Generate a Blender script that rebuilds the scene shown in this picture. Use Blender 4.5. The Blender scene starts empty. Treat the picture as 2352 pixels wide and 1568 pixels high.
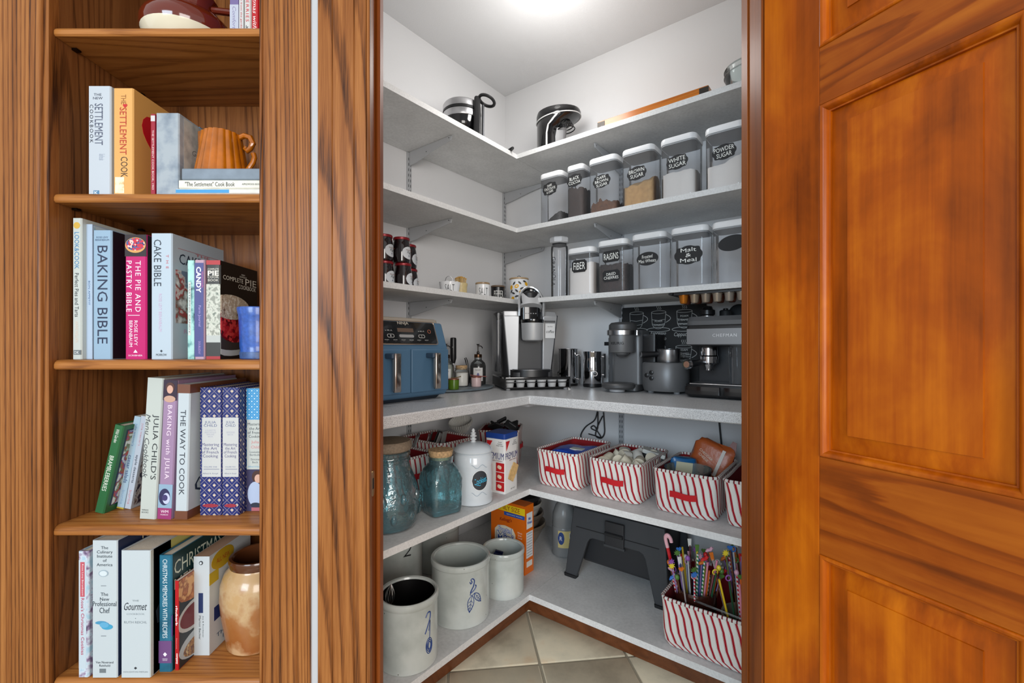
import bpy, math, random
from math import sin, cos, pi, radians, sqrt
from mathutils import Matrix, Vector, Euler, noise
random.seed(7)
S = bpy.context.scene
COL = S.collection
# ------------------------------------------------------------ camera
F = 1038.0; CX = 1176.0; CY = 797.0; HC = 1.089
cam = bpy.data.cameras.new('camera'); camo = bpy.data.objects.new('camera', cam); COL.objects.link(camo)
cam.sensor_width = 36; cam.lens = 36*F/2352; cam.shift_y = 13/2352; cam.clip_start = .02
camo.location = (0, 0, HC); camo.rotation_euler = (pi/2, 0, 0)
S.camera = camo
# ------------------------------------------------------------ light and exposure
w = bpy.data.worlds.new('world'); S.world = w; w.use_nodes = True
w.node_tree.nodes['Background'].inputs[0].default_value = (1.0, .985, .97, 1)
w.node_tree.nodes['Background'].inputs[1].default_value = .74
S.view_settings.view_transform = 'Standard'; S.view_settings.look = 'None'
S.view_settings.exposure = 0.12; S.view_settings.gamma = 1
def area(name, loc, target, sx, sy, power, col):
    l = bpy.data.lights.new(name, 'AREA'); l.shape = 'RECTANGLE'; l.size = sx; l.size_y = sy
    l.energy = power; l.color = col
    o = bpy.data.objects.new(name, l); COL.objects.link(o); o.location = loc
    o.rotation_euler = (Vector(target)-Vector(loc)).to_track_quat('-Z', 'Y').to_euler()
    return o
# daylight from the kitchen windows behind the photographer
area('kitchen_window_light', (-1.6, -2.6, 1.75), (-.4, 1.2, .95), 1.5, 1.5, 84, (.70, .86, 1.0))
area('kitchen_patio_light', (1.2, -3.0, 1.5), (.3, 1.2, 1.0), 1.8, 1.9, 92, (1.0, .96, .92))
# ------------------------------------------------------------ mesh builder
class G:
    def __init__(s): s.v = []; s.f = []; s.a = {}
    def mark(s): return len(s.v)
    def xf(s, m, k=0):
        for i in range(k, len(s.v)): s.v[i] = tuple(m @ Vector(s.v[i]))
        return s
    def box(s, x0, x1, y0, y1, z0, z1):
        k = len(s.v)
        s.v += [(x0,y0,z0),(x1,y0,z0),(x1,y1,z0),(x0,y1,z0),(x0,y0,z1),(x1,y0,z1),(x1,y1,z1),(x0,y1,z1)]
        s.f += [tuple(k+i for i in q) for q in ((3,2,1,0),(4,5,6,7),(0,1,5,4),(1,2,6,5),(2,3,7,6),(3,0,4,7))]
        return s
    def rings(s, rs, c0=True, c1=True, closed=True):
        k = len(s.v); n = len(rs[0])
        for r in rs: s.v += [tuple(p) for p in r]
        for i in range(len(rs)-1):
            for j in range(n if closed else n-1):
                a = k+i*n+j; b = k+i*n+(j+1)%n
                s.f.append((a, b, b+n, a+n))
        if c0: s.f.append(tuple(k+j for j in reversed(range(n))))
        if c1: s.f.append(tuple(k+(len(rs)-1)*n+j for j in range(n)))
        return s
    def prism(s, poly, z0, z1):
        ar = sum(poly[i][0]*poly[(i+1)%len(poly)][1]-poly[(i+1)%len(poly)][0]*poly[i][1] for i in range(len(poly)))
        if ar < 0: poly = poly[::-1]
        return s.rings([[(x,y,z0) for x,y in poly], [(x,y,z1) for x,y in poly]])
    def lathe(s, prof, n=28, cx=0, cy=0, c0=True, c1=True, sx=1, sy=1):
        return s.rings([[(cx+max(r,1e-5)*cos(2*pi*j/n)*sx, cy+max(r,1e-5)*sin(2*pi*j/n)*sy, z) for j in range(n)] for r, z in prof], c0, c1)
    def rr(s, secs, cx=0, cy=0, n=4, c0=True, c1=True):
        """loft of rounded rectangles (z, width, depth, radius)"""
        out = []
        for z, w_, d_, r in secs:
            out.append([(cx+x, cy+y, z) for x, y in rrect(w_, d_, r, n)])
        return s.rings(out, c0, c1)
    def tube(s, pts, r, n=7, closed=False):
        P = [Vector(p) for p in pts]; m = len(P); R = r if hasattr(r, '__len__') else [r]*m
        rs = []; up = None
        for i in range(m):
            a = P[(i-1) % m] if (closed or i) else P[i]; b = P[(i+1) % m] if (closed or i < m-1) else P[i]
            t = (b-a)
            if t.length < 1e-9: t = Vector((0,0,1))
            t.normalize()
            if up is None:
                up = t.orthogonal().normalized()
            up = (up - t*up.dot(t))
            if up.length < 1e-6: up = t.orthogonal()
            up.normalize(); sd = t.cross(up)
            rs.append([tuple(P[i]+(up*cos(2*pi*j/n)+sd*sin(2*pi*j/n))*R[i]) for j in range(n)])
        if closed: rs.append(rs[0]); return s.rings(rs, False, False)
        return s.rings(rs)
    def rod(s, a, b, r, n=10): return s.tube([a, b], r, n)
    def sph(s, c, r, n=14, m=8, sz=1):
        k = len(s.v)
        s.lathe([(r*sin(pi*i/m), -r*sz*cos(pi*i/m)) for i in range(m+1)], n)
        return s.xf(Matrix.Translation(c), k)
    def mesh(s, name, smooth=35):
        me = bpy.data.meshes.new(name); me.from_pydata(s.v, [], s.f)
        for an, vals in s.a.items():
            at = me.attributes.new(an, 'FLOAT_VECTOR', 'POINT')
            at.data.foreach_set('vector', [c for q in vals for c in q])
        if smooth:
            me.shade_smooth(); me.set_sharp_from_angle(angle=radians(smooth))
        return me
def rrect(w_, d_, r, n=4):
    r = min(r, w_/2-1e-5, d_/2-1e-5); o = []
    for cx, cy, a0 in ((w_/2-r, d_/2-r, 0), (-w_/2+r, d_/2-r, pi/2), (-w_/2+r, -d_/2+r, pi), (w_/2-r, -d_/2+r, 1.5*pi)):
        for i in range(n+1):
            a = a0+pi/2*i/n; o.append((cx+r*cos(a), cy+r*sin(a)))
    return o
def put(name, me, mat, parent=None, loc=None, rot=None, bevel=0, seg=2):
    if isinstance(me, G): me = me.mesh(name)
    if mat is not None and not me.materials: me.materials.append(mat)
    o = bpy.data.objects.new(name, me); COL.objects.link(o)
    if parent: o.parent = parent
    if loc is not None: o.location = loc
    if rot is not None: o.rotation_euler = (0, 0, rot) if not hasattr(rot, '__len__') else rot
    if bevel:
        b = o.modifiers.new('bevel', 'BEVEL'); b.width = bevel; b.segments = seg; b.limit_method = 'ANGLE'; b.angle_limit = radians(40)
    return o
def tag(o, label, cat, group=None):
    o['label'] = label; o['category'] = cat
    if group: o['group'] = group
    return o
def struct(o, label=None):
    o['kind'] = 'structure'
    if label: o['label'] = label
    return o
def thing(name, label, cat, loc=(0,0,0), rot=0, group=None):
    o = bpy.data.objects.new(name, None); COL.objects.link(o); o.empty_display_size = .05
    o.location = loc; o.rotation_euler = (0, 0, rot) if not hasattr(rot, '__len__') else rot
    return tag(o, label, cat, group)
def stuff(o): o['kind'] = 'stuff'; return o
def copy_tree(o, parent=None):
    c = o.copy(); COL.objects.link(c); c.parent = parent
    for ch in list(o.children): copy_tree(ch, c)
    return c
# ---- text: flat lettering, fitted to w x h, lying in local XZ (facing -Y)
_tc = {}
def txtmesh(s, shear=0, bold=0, sp=1.0, lsp=1.0):
    key = (s, shear, bold, sp, lsp)
    if key in _tc: return _tc[key]
    cu = bpy.data.curves.new('lettering', 'FONT'); cu.body = s; cu.align_x = 'CENTER'; cu.shear = shear; cu.offset = bold
    cu.space_character = sp; cu.space_line = lsp; cu.resolution_u = 2
    o = bpy.data.objects.new('t', cu)
    me = bpy.data.meshes.new_from_object(o); bpy.data.objects.remove(o)
    v = [tuple(q.co) for q in me.vertices]; f = [tuple(p.vertices) for p in me.polygons]; bpy.data.meshes.remove(me)
    x0 = min(p[0] for p in v); x1 = max(p[0] for p in v); y0 = min(p[1] for p in v); y1 = max(p[1] for p in v)
    v = [((p[0]-(x0+x1)/2)/(x1-x0), (p[1]-(y0+y1)/2)/(y1-y0)) for p in v]
    _tc[key] = (v, f); return _tc[key]
def text(parent, s, w_, h_, loc, mat, rot=(0,0,0), roll=0, shear=0, bold=0, sp=1.0, lsp=1.0, curve=0, wob=0, name='lettering'):
    """roll: clockwise degrees seen from the front; curve: radius of a vertical cylinder it wraps"""
    v, f = txtmesh(s, shear, bold, sp, lsp); c, n_ = cos(radians(-roll)), sin(radians(-roll)); V = []
    for x, y in v:
        x *= w_; y *= h_
        if wob: y += sin(x/w_*9)*wob*h_
        X, Z = x*c-y*n_, x*n_+y*c
        if curve: V.append((curve*sin(X/curve), curve-curve*cos(X/curve), Z))
        else: V.append((X, 0, Z))
    g = G(); g.v = V; g.f = f
    return put(name, g.mesh(name, 0), mat, parent, loc, rot)
# ------------------------------------------------------------ materials
def nt(name):
    m = bpy.data.materials.new(name); m.use_nodes = True
    return m, m.node_tree, m.node_tree.nodes, m.node_tree.links, m.node_tree.nodes['Principled BSDF']
def sr(r, g=None, b=None):
    if g is None: r, g, b = r
    f = lambda c: (c/255/12.92 if c/255 <= .04045 else ((c/255+.055)/1.055)**2.4)
    return (f(r), f(g), f(b), 1)
_mc = {}
def M(rgb, rough=.5, metal=0, bump=0, bscale=60, var=0, spec=.5, emit=0, coat=0):
    key = (tuple(rgb), rough, metal, bump, bscale, var, spec, emit, coat)
    if key in _mc: return _mc[key]
    m, t, N, L, b = nt('plain_%d_%d_%d' % tuple(rgb))
    b.inputs['Base Color'].default_value = sr(rgb); b.inputs['Roughness'].default_value = rough; b.inputs['Metallic'].default_value = metal
    b.inputs['Specular IOR Level'].default_value = spec; b.inputs['Coat Weight'].default_value = coat
    if emit: b.inputs['Emission Color'].default_value = sr(rgb); b.inputs['Emission Strength'].default_value = emit
    if bump or var:
        tc = N.new('ShaderNodeTexCoord'); n = N.new('ShaderNodeTexNoise'); n.inputs['Scale'].default_value = bscale; n.inputs['Detail'].default_value = 5
        L.new(tc.outputs['Object'], n.inputs['Vector'])
        if bump:
            bp = N.new('ShaderNodeBump'); bp.inputs['Strength'].default_value = bump; bp.inputs['Distance'].default_value = .004
            L.new(n.outputs['Fac'], bp.inputs['Height']); L.new(bp.outputs[0], b.inputs['Normal'])
        if var:
            mx = N.new('ShaderNodeMix'); mx.data_type = 'RGBA'; c = sr(rgb)
            mx.inputs[6].default_value = tuple(q*(1-var) for q in c[:3])+(1,); mx.inputs[7].default_value = tuple(min(1, q*(1+var)) for q in c[:3])+(1,)
            r = N.new('ShaderNodeMapRange'); r.inputs[1].default_value = .3; r.inputs[2].default_value = .7
            L.new(n.outputs['Fac'], r.inputs[0]); L.new(r.outputs[0], mx.inputs[0]); L.new(mx.outputs[2], b.inputs['Base Color'])
    _mc[key] = m; return m
def ramp(N, stops):
    r = N.new('ShaderNodeValToRGB'); e = r.color_ramp.elements
    while len(e) < len(stops): e.new(.5)
    for k, (p, c) in enumerate(stops): e[k].position = p; e[k].color = c if len(c) == 4 else sr(c)
    return r
def wood(name, dark, mid, light, axis='z', rings=11, pore=.5, rough=.3, coat=.25, xs=6.0, ls=.55, pscale=1.0, rw=.6, sw=.8, spec=.35, edge=.55, blot=0, n3s=40):
    m, t, N, L, b = nt(name)
    tc = N.new('ShaderNodeTexCoord'); oi = N.new('ShaderNodeObjectInfo')
    ad = N.new('ShaderNodeVectorMath'); ad.operation = 'MULTIPLY_ADD'; ad.inputs[1].default_value = (7.3, 3.1, 5.7)
    cb = N.new('ShaderNodeCombineXYZ')
    for k in range(3): L.new(oi.outputs['Random'], cb.inputs[k])
    L.new(cb.outputs[0], ad.inputs[0]); L.new(tc.outputs['Object'], ad.inputs[2])
    ia = 'xyz'.index(axis)
    def mp(a, c):
        q = N.new('ShaderNodeMapping'); sc = [a, a, a]; sc[ia] = c; q.inputs['Scale'].default_value = sc
        L.new(ad.outputs[0], q.inputs['Vector']); return q
    def noise_(mpn, sc, det, rgh=.55, dist=0):
        n = N.new('ShaderNodeTexNoise'); n.inputs['Scale'].default_value = sc; n.inputs['Detail'].default_value = det
        n.inputs['Roughness'].default_value = rgh; n.inputs['Distortion'].default_value = dist
        L.new(mpn.outputs[0], n.inputs['Vector']); return n
    n1 = noise_(mp(xs, ls), 1.0, 1.2, .25, .1)
    n2 = noise_(mp(420*pscale, 12*pscale), 1.0, 2.0)       # pores
    n3 = noise_(mp(n3s, 1.3), 1.0, 5.0)       # streaks
    def ma(op, a, b_, c=None):
        q = N.new('ShaderNodeMath'); q.operation = op
        for k, v in enumerate((a, b_, c)):
            if v is None: continue
            if isinstance(v, (int, float)): q.inputs[k].default_value = v
            else: L.new(v, q.inputs[k])
        return q.outputs[0]
    rg = ma('MULTIPLY_ADD', n1.outputs['Fac'], rings, ma('MULTIPLY', n2.outputs['Fac'], .4))
    fr = ma('FRACT', rg, 0)
    sm = N.new('ShaderNodeMapRange'); sm.interpolation_type = 'SMOOTHSTEP'; sm.inputs[1].default_value = 0; sm.inputs[2].default_value = edge; L.new(fr, sm.inputs[0])
    # sharp return at the ring edge
    sm2 = N.new('ShaderNodeMapRange'); sm2.inputs[1].default_value = .9; sm2.inputs[2].default_value = 1.0; sm2.inputs[3].default_value = 1; sm2.inputs[4].default_value = 0; L.new(fr, sm2.inputs[0])
    ln = ma('MULTIPLY', sm.outputs[0], sm2.outputs[0])
    t1 = ma('MULTIPLY_ADD', ln, rw, .5-rw*.62)
    t2 = ma('MULTIPLY_ADD', ma('SUBTRACT', n3.outputs['Fac'], .5), sw, t1)
    s4o = ma('MULTIPLY_ADD', ma('SUBTRACT', n2.outputs['Fac'], .5), pore, t2)
    if blot:
        n5 = noise_(mp(7, 3.2), 1.0, 5.0, .6, .6); s4o = ma('MULTIPLY_ADD', ma('SUBTRACT', n5.outputs['Fac'], .5), blot, s4o)
    cr = ramp(N, [(.05, dark), (.5, mid), (.95, light)]); L.new(s4o, cr.inputs[0])
    L.new(cr.outputs[0], b.inputs['Base Color'])
    b.inputs['Roughness'].default_value = rough; b.inputs['Coat Weight'].default_value = coat; b.inputs['Coat Roughness'].default_value = .2; b.inputs['Specular IOR Level'].default_value = spec
    bp = N.new('ShaderNodeBump'); bp.inputs['Strength'].default_value = .12; bp.inputs['Distance'].default_value = .002
    L.new(s4o, bp.inputs['Height']); L.new(bp.outputs[0], b.inputs['Normal'])
    return m
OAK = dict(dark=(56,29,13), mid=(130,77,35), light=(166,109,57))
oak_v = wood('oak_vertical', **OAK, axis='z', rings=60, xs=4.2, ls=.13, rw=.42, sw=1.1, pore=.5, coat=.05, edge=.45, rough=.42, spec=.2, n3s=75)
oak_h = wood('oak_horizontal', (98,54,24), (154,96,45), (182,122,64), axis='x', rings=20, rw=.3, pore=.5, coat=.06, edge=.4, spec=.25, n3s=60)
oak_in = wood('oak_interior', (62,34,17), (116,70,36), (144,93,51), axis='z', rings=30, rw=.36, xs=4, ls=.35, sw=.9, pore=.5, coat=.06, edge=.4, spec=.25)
pine_v = wood('stained_pine_vertical', (90,36,3), (162,75,4), (208,116,14), axis='z', rings=5, pore=.15, rough=.33, xs=3.5, ls=.5, coat=.1, pscale=.3, rw=.12, sw=.75, spec=.18, blot=1.0)
pine_x = wood('stained_pine_horizontal', (88,38,8), (144,68,12), (182,102,26), axis='x', rings=9, pore=.12, rough=.33, xs=9, ls=1.2, coat=.1, pscale=.3, rw=.28, sw=.6, spec=.18, blot=.9)
jamb_w = wood('stained_jamb', (84,38,12), (132,68,22), (162,92,38), axis='z', rings=5, pore=.15, rough=.42, pscale=.4, rw=.2, coat=.03, sw=.6, blot=.4, spec=.2)
def speckle(name, base, dark, light, sc, amt, rough=.35, mott=0):
    m, t, N, L, b = nt(name); tc = N.new('ShaderNodeTexCoord')
    n = N.new('ShaderNodeTexNoise'); n.inputs['Scale'].default_value = sc; n.inputs['Detail'].default_value = 3; L.new(tc.outputs['Object'], n.inputs['Vector'])
    cr = ramp(N, [(.5-amt, dark), (.5, base), (.5+amt, light)]); L.new(n.outputs['Fac'], cr.inputs[0])
    if mott:
        n2 = N.new('ShaderNodeTexNoise'); n2.inputs['Scale'].default_value = 9; n2.inputs['Detail'].default_value = 6; L.new(tc.outputs['Object'], n2.inputs['Vector'])
        mx = N.new('ShaderNodeMix'); mx.data_type = 'RGBA'; mx.blend_type = 'MULTIPLY'; mx.inputs[0].default_value = mott
        c2 = ramp(N, [(.35, (215,215,215)), (.65, (255,255,255))]); L.new(n2.outputs['Fac'], c2.inputs[0])
        L.new(cr.outputs[0], mx.inputs[6]); L.new(c2.outputs[0], mx.inputs[7]); L.new(mx.outputs[2], b.inputs['Base Color'])
    else: L.new(cr.outputs[0], b.inputs['Base Color'])
    b.inputs['Roughness'].default_value = rough; return m
wall_m = M((226,226,227), .85, bump=.06, bscale=180)
ceil_m = M((214,214,215), .9, bump=.12, bscale=160)
shelf_m = speckle('shelf_laminate', (216,216,215), (206,206,205), (224,224,223), 90, .25, .5, .35)
under_m = M((172,172,175), .7)
edge_m = speckle('shelf_edge', (214,214,213), (202,202,202), (224,224,224), 160, .25, .5)
counter_m = speckle('counter_laminate', (200,200,201), (120,121,125), (226,226,226), 520, .22, .3)
metal_w = M((176,178,181), .45)
black_slot = M((18,18,20), .8)
# ------------------------------------------------------------ coordinates
TH = radians(37.8)
A = Vector((cos(TH), -sin(TH))); Bv = Vector((-sin(TH), -cos(TH)))
BC = Vector((-.042, 2.75))
ROT_R = -TH; ROT_L = pi/2-TH      # a thing whose front is local -Y, against the right / left wall
def pq(p, q, z=0): v = BC+A*p+Bv*q; return Vector((v.x, v.y, z))
def ray(px): return Vector(((px-CX)/F, 1.0))
def onR(px, q):
    """point at distance q from the right wall that shows at column px -> (p, depth)"""
    d = ray(px); o = BC+Bv*q; det = d.x*(-A.y)-d.y*(-A.x)
    t = (o.x*(-A.y)-o.y*(-A.x))/det; P = d*t; return (P-o).dot(A), P.y
def onL(px, p):
    d = ray(px); o = BC+A*p; det = d.x*(-Bv.y)-d.y*(-Bv.x)
    t = (o.x*(-Bv.y)-o.y*(-Bv.x))/det; P = d*t; return (P-o).dot(Bv), P.y
def zat(py, Y): return HC+(CY-py)*Y/F
def xat(px, Y): return (px-CX)/F*Y
def flo(px, py, z): Y = F*(HC-z)/(py-CY); return Vector((xat(px, Y), Y, z))
def toPQ(v): d = Vector((v[0], v[1]))-BC; return d.dot(A), d.dot(Bv)
UP_D, LO_D = .367, .641
Z3, Z2, Z1, ZC, ZM, ZB = 2.041, 1.677, 1.324, .891, .509, .077
ZCEIL = 2.612
QEND = 1.362      # where the left run meets the short return wall
PEND = 1.95
# ------------------------------------------------------------ pantry shell
def wallbox(name, p0, p1, q0, q1, z0, z1, mat, label=None):
    g = G(); P = [pq(a, b) for a, b in ((p0,q0),(p1,q0),(p1,q1),(p0,q1))]
    g.prism([(v.x, v.y) for v in P], z0, z1); return struct(put(name, g, mat), label)
wallbox('wall_left', -.1, 0, -.1, QEND+.2, 0, 2.75, wall_m)
wallbox('wall_right', 0, PEND+.1, -.1, 0, 0, 2.75, wall_m)
wallbox('ceiling', -.1, PEND+.1, -.1, 2.1, ZCEIL, ZCEIL+.08, ceil_m)
g = G(); a = pq(0, QEND); b_ = (-.362, 1.252)
g.prism([(a.x,a.y), b_, (-.318,1.082), (-.34,1.082), (-.41,1.24), (pq(0,QEND+.06).x, pq(0,QEND+.06).y)], 0, ZCEIL)
struct(put('wall_left_return', g, wall_m))
g = G(); a = pq(PEND+.002, 0); c = pq(PEND, .70)
g.prism([(a.x,a.y),(c.x,c.y),(.98,1.08),(.62,1.08),(.62,1.0),(1.9,1.0),(1.9,a.y)], 0, ZCEIL)
struct(put('wall_right_return', g, wall_m))
# front wall with the doorway (its plane faces the kitchen)
g = G(); g.box(-2.2,-1.16,1.0,1.08,0,2.75); struct(put('wall_front_left', g, M((186,188,191), .8)))
g = G(); g.box(-.462,-.335,1.0,1.08,0,2.75); struct(put('wall_front', g, M((186,188,191), .8, bump=.05, bscale=150)))
g = G(); g.box(-.335,1.9,1.0,1.08,2.1,2.75); struct(put('wall_front_header', g, M((186,188,191), .8)))
# floor: grout bed and single tiles
floor = struct(put('floor', G().box(-6,6,-7,3.4,-.06,-.004), M((150,142,124), .9, bump=.2, bscale=300)))
m, t_, N, L, b = nt('stone_tile'); tc = N.new('ShaderNodeTexCoord'); oi = N.new('ShaderNodeObjectInfo')
ad = N.new('ShaderNodeVectorMath'); ad.operation = 'ADD'; L.new(tc.outputs['Object'], ad.inputs[0]); L.new(oi.outputs['Location'], ad.inputs[1])
n1 = N.new('ShaderNodeTexNoise'); n1.inputs['Scale'].default_value = 5; n1.inputs['Detail'].default_value = 8; n1.inputs['Roughness'].default_value = .62; L.new(ad.outputs[0], n1.inputs['Vector'])
cr = ramp(N, [(.3, (176,166,144)), (.46, (206,196,172)), (.58, (216,204,178)), (.72, (212,186,152))]); L.new(n1.outputs['Fac'], cr.inputs[0])
L.new(cr.outputs[0], b.inputs['Base Color']); b.inputs['Roughness'].default_value = .42
bp = N.new('ShaderNodeBump'); bp.inputs['Strength'].default_value = .2; bp.inputs['Distance'].default_value = .003; L.new(n1.outputs['Fac'], bp.inputs['Height']); L.new(bp.outputs[0], b.inputs['Normal'])
tile_m = m
g = G(); P_ = .312; g.rr([(-.005,.303,.303,.004),(-.0015,.303,.303,.004),(0,.299,.299,.003)], n=2); tile_me = g.mesh('tile'); tile_me.materials.append(tile_m)
TA = radians(6.9)
for i in range(-4, 5):
    for j in range(-5, 3):
        x = .096+(i+.5)*P_*cos(TA)-(j+.5)*P_*sin(TA); y = 1.555+(i+.5)*P_*sin(TA)+(j+.5)*P_*cos(TA)
        put('tile', tile_me, None, floor, (x, y, 0), TA+pi/2*random.randrange(4))
# ------------------------------------------------------------ shelves, counter
def Lpoly(d, pe, qe): return [pq(0,0), pq(pe,0), pq(pe,d), pq(d,d), pq(d,qe), pq(0,qe)]
def board_pair(root, d, z, th, top, pe=PEND, qe=QEND, edge=None, e=.0012):
    # left board runs into the corner, right board butts against it
    g = G(); g.prism([(v.x,v.y) for v in (pq(.001,.001), pq(d-e,.001), pq(d-e,qe), pq(.001,qe))], z-th, z); put('board', g, top, root)
    g = G(); g.prism([(v.x,v.y) for v in (pq(d+e*.3,.001), pq(pe,.001), pq(pe,d-e), pq(d+e*.3,d-e))], z-th, z); put('board', g, top, root)
    if edge:
        g = G(); g.prism([(v.x,v.y) for v in (pq(d-e,d+.0005), pq(d+.0015,d+.0005), pq(d+.0015,qe), pq(d-e,qe))], z-th-.0005, z+.0003); put('edge_band', g, edge, root)
        g = G(); g.prism([(v.x,v.y) for v in (pq(d+.0015,d-e), pq(pe,d-e), pq(pe,d+.0015), pq(d+.0015,d+.0015))], z-th-.0005, z+.0003); put('edge_band', g, edge, root)
for z, lb in ((Z3,'topmost grey laminate corner shelf carrying the waffle maker'), (Z2,'grey laminate corner shelf carrying the row of sugar canisters'), (Z1,'grey laminate corner shelf carrying jam jars and cereal canisters')):
    r = thing('corner_shelf', lb, 'shelf', (0,0,0), 0, 'pantry corner shelves'); board_pair(r, UP_D, z, .021, shelf_m, edge=edge_m)
r = thing('corner_shelf', 'deep grey laminate corner shelf with striped baskets below the counter', 'shelf', (0,0,0), 0, 'pantry corner shelves'); board_pair(r, LO_D, ZM, .022, shelf_m, edge=edge_m)
r = thing('corner_shelf', 'lowest grey laminate corner shelf just above the tiles holding crocks', 'shelf', (0,0,0), 0, 'pantry corner shelves'); board_pair(r, LO_D, ZB, .022, shelf_m, edge=edge_m)
kick = wood('kickboard_wood', (78,42,22), (100,56,30), (118,70,40), axis='x', rings=6, rw=.2, xs=14, ls=3)
g = G(); g.prism([(v.x,v.y) for v in (pq(LO_D-.03,LO_D-.016), pq(LO_D-.016,LO_D-.016), pq(LO_D-.016,QEND), pq(LO_D-.03,QEND))], .001, ZB-.024); struct(put('baseboard_left', g, kick))
g = G(); g.prism([(v.x,v.y) for v in (pq(LO_D-.03,LO_D-.03), pq(PEND,LO_D-.03), pq(PEND,LO_D-.016), pq(LO_D-.03,LO_D-.016))], .001, ZB-.024); struct(put('baseboard_right', g, kick))
ct = thing('countertop', 'speckled grey laminate corner countertop with rounded front edge', 'countertop')
poly = [(v.x,v.y) for v in Lpoly(LO_D, PEND, QEND)]
g = G(); g.prism(poly, ZC-.037, ZC); put('worktop', g, counter_m, ct, bevel=.005, seg=3)
g = G(); g.prism([(v.x,v.y) for v in (pq(.55,.35), pq(.62,.35), pq(.62,.62), pq(.55,.62))], ZC-.05, ZC-.0372); put('cleat', g, under_m, ct)
# slotted standards and brackets
def standard(p, q, rot, z0, z1, label):
    o = thing('shelf_standard', label, 'shelf track', pq(p, q, z0), rot, 'slotted shelf tracks')
    g = G(); g.box(-.013,.013,-.009,-.0005,0,z1-z0); put('track', g, metal_w, o, bevel=.002)
    g = G(); z = .02
    while z < z1-z0-.02:
        for x in (-.0055,.0055): g.box(x-.0014,x+.0014,-.0093,-.0088,z,z+.013)
        z += .0254
    stuff(put('slots', g, black_slot, o))
LQ = onL(938, 0)[0]; RP = onR(1428, 0)[0]; CPp = .014
for z0, z1, wz in ((ZC+.001, Z3-.022, 'above'), (ZB+.001, ZC-.038, 'below')):
    standard(0, LQ, ROT_L, z0, z1, 'white slotted shelf track on the left wall %s the counter' % wz)
    standard(RP, 0, ROT_R, z0, z1, 'white slotted shelf track on the right wall %s the counter' % wz)
    if wz == 'above': standard(0, CPp, ROT_L, z0, z1, 'white slotted shelf track in the pantry corner')
def bracket(p, q, rot, z, label, ln=.29):
    o = thing('shelf_bracket', label, 'bracket', pq(p, q, z), rot, 'shelf brackets')
    g = G(); prof = [(-.0095,0),(-ln,0),(-ln-.006,-.006),(-ln+.002,-.02),(-.19,-.034),(-.06,-.06),(-.0095,-.066)]
    g.rings([[(-.003,y,zz) for y,zz in prof],[(.003,y,zz) for y,zz in prof]]); put('arm', g, metal_w, o, bevel=.001)
    for y,zz in ((-ln+.012,-.008),(-.13,-.03)): put('rivet', G().rod((-.0036,y,zz),(.0036,y,zz),.0022), black_slot, o)
for z, nm in ((Z3,'topmost'), (Z2,'middle upper'), (Z1,'lowest upper')):
    bracket(0, LQ, ROT_L, z-.0215, 'white metal bracket under the %s shelf on the left wall' % nm)
    bracket(0, CPp, ROT_L, z-.0215, 'white metal bracket under the %s shelf in the corner' % nm)
    bracket(RP, 0, ROT_R, z-.0215, 'white metal bracket under the %s shelf on the right wall' % nm)
# ceiling light
lg = thing('ceiling_light', 'white glass globe ceiling light', 'light', (.149, 1.87, ZCEIL))
put('canopy', G().lathe([(.07,-.001),(.075,-.012),(.06,-.02)]), M((220,220,220), .4), lg)
gm, t_, N, L, b = nt('lit_globe'); b.inputs['Emission Color'].default_value = (1,.98,.95,1); b.inputs['Emission Strength'].default_value = 2.5; b.inputs['Base Color'].default_value = (.9,.9,.9,1)
put('globe', G().lathe([(.098*sin(pi*i/14), -.07+.06*0-.1*cos(pi*i/14)+.045) for i in range(12)][::1], 32), gm, lg)
pl = bpy.data.lights.new('globe_bulb', 'POINT'); pl.energy = 7.5; pl.shadow_soft_size = .1; pl.color = (1,.98,.95)
plo = bpy.data.objects.new('globe_bulb', pl); COL.objects.link(plo); plo.location = (.149, 1.87, ZCEIL-.36)
# ------------------------------------------------------------ door casing, jambs, door
def vprof(name, pts, z0, z1, mat, parent=None, bevel=0):
    g = G(); g.prism(pts, z0, z1); return put(name, g, mat, parent, bevel=bevel)
def grooved(x0, x1, yf, yb, grooves, bead=None, d=.0018, w_=.0016):
    pts = [(x0, yb), (x0, yf)]
    for gx in grooves: pts += [(gx-w_, yf), (gx, yf+d), (gx+w_, yf)]
    if bead:
        bx0, bx1, r = bead
        pts += [(bx0-.0012, yf), (bx0, yf+.003)]
        pts += [(bx0+(bx1-bx0)*(.5-.5*cos(pi*k/8)), yf+.003-r*sin(pi*k/8)) for k in range(9)]
    pts += [(x1, yf+.003 if bead else yf), (x1, yb)]
    return pts
X = lambda px, Y=.985: xat(px, Y)
struct(vprof('trim_1', grooved(X(730), X(849), .985, 1.0, [X(763), X(813)], (X(841), X(849), .004)), 0, 2.1, oak_v), 'grooved oak door casing beside the white wall strip')
XJ = -.315; XR = .55
# left jamb with its stop
j = struct(put('trim_2', G().box(XJ-.02, XJ, .994, 1.082, 0, 2.08), jamb_w, bevel=.003), 'left door jamb of stained wood')
put('door_stop', G().box(XJ, XJ+.010, 1.043, 1.074, 0, 2.08), jamb_w, j, bevel=.004, seg=3)
brass = M((168,140,92), .32, 1)
sp_ = put('strike_plate', G().rr([(0,.024,.058,.01),(.0014,.023,.057,.01)], n=5), brass, j, (XJ+.0004, 1.02, zat(1110, 1.02)), (pi/2, 0, pi/2))
put('slot', G().box(-.004,.004,-.012,.012,.0012,.0018), black_slot, sp_)
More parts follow.
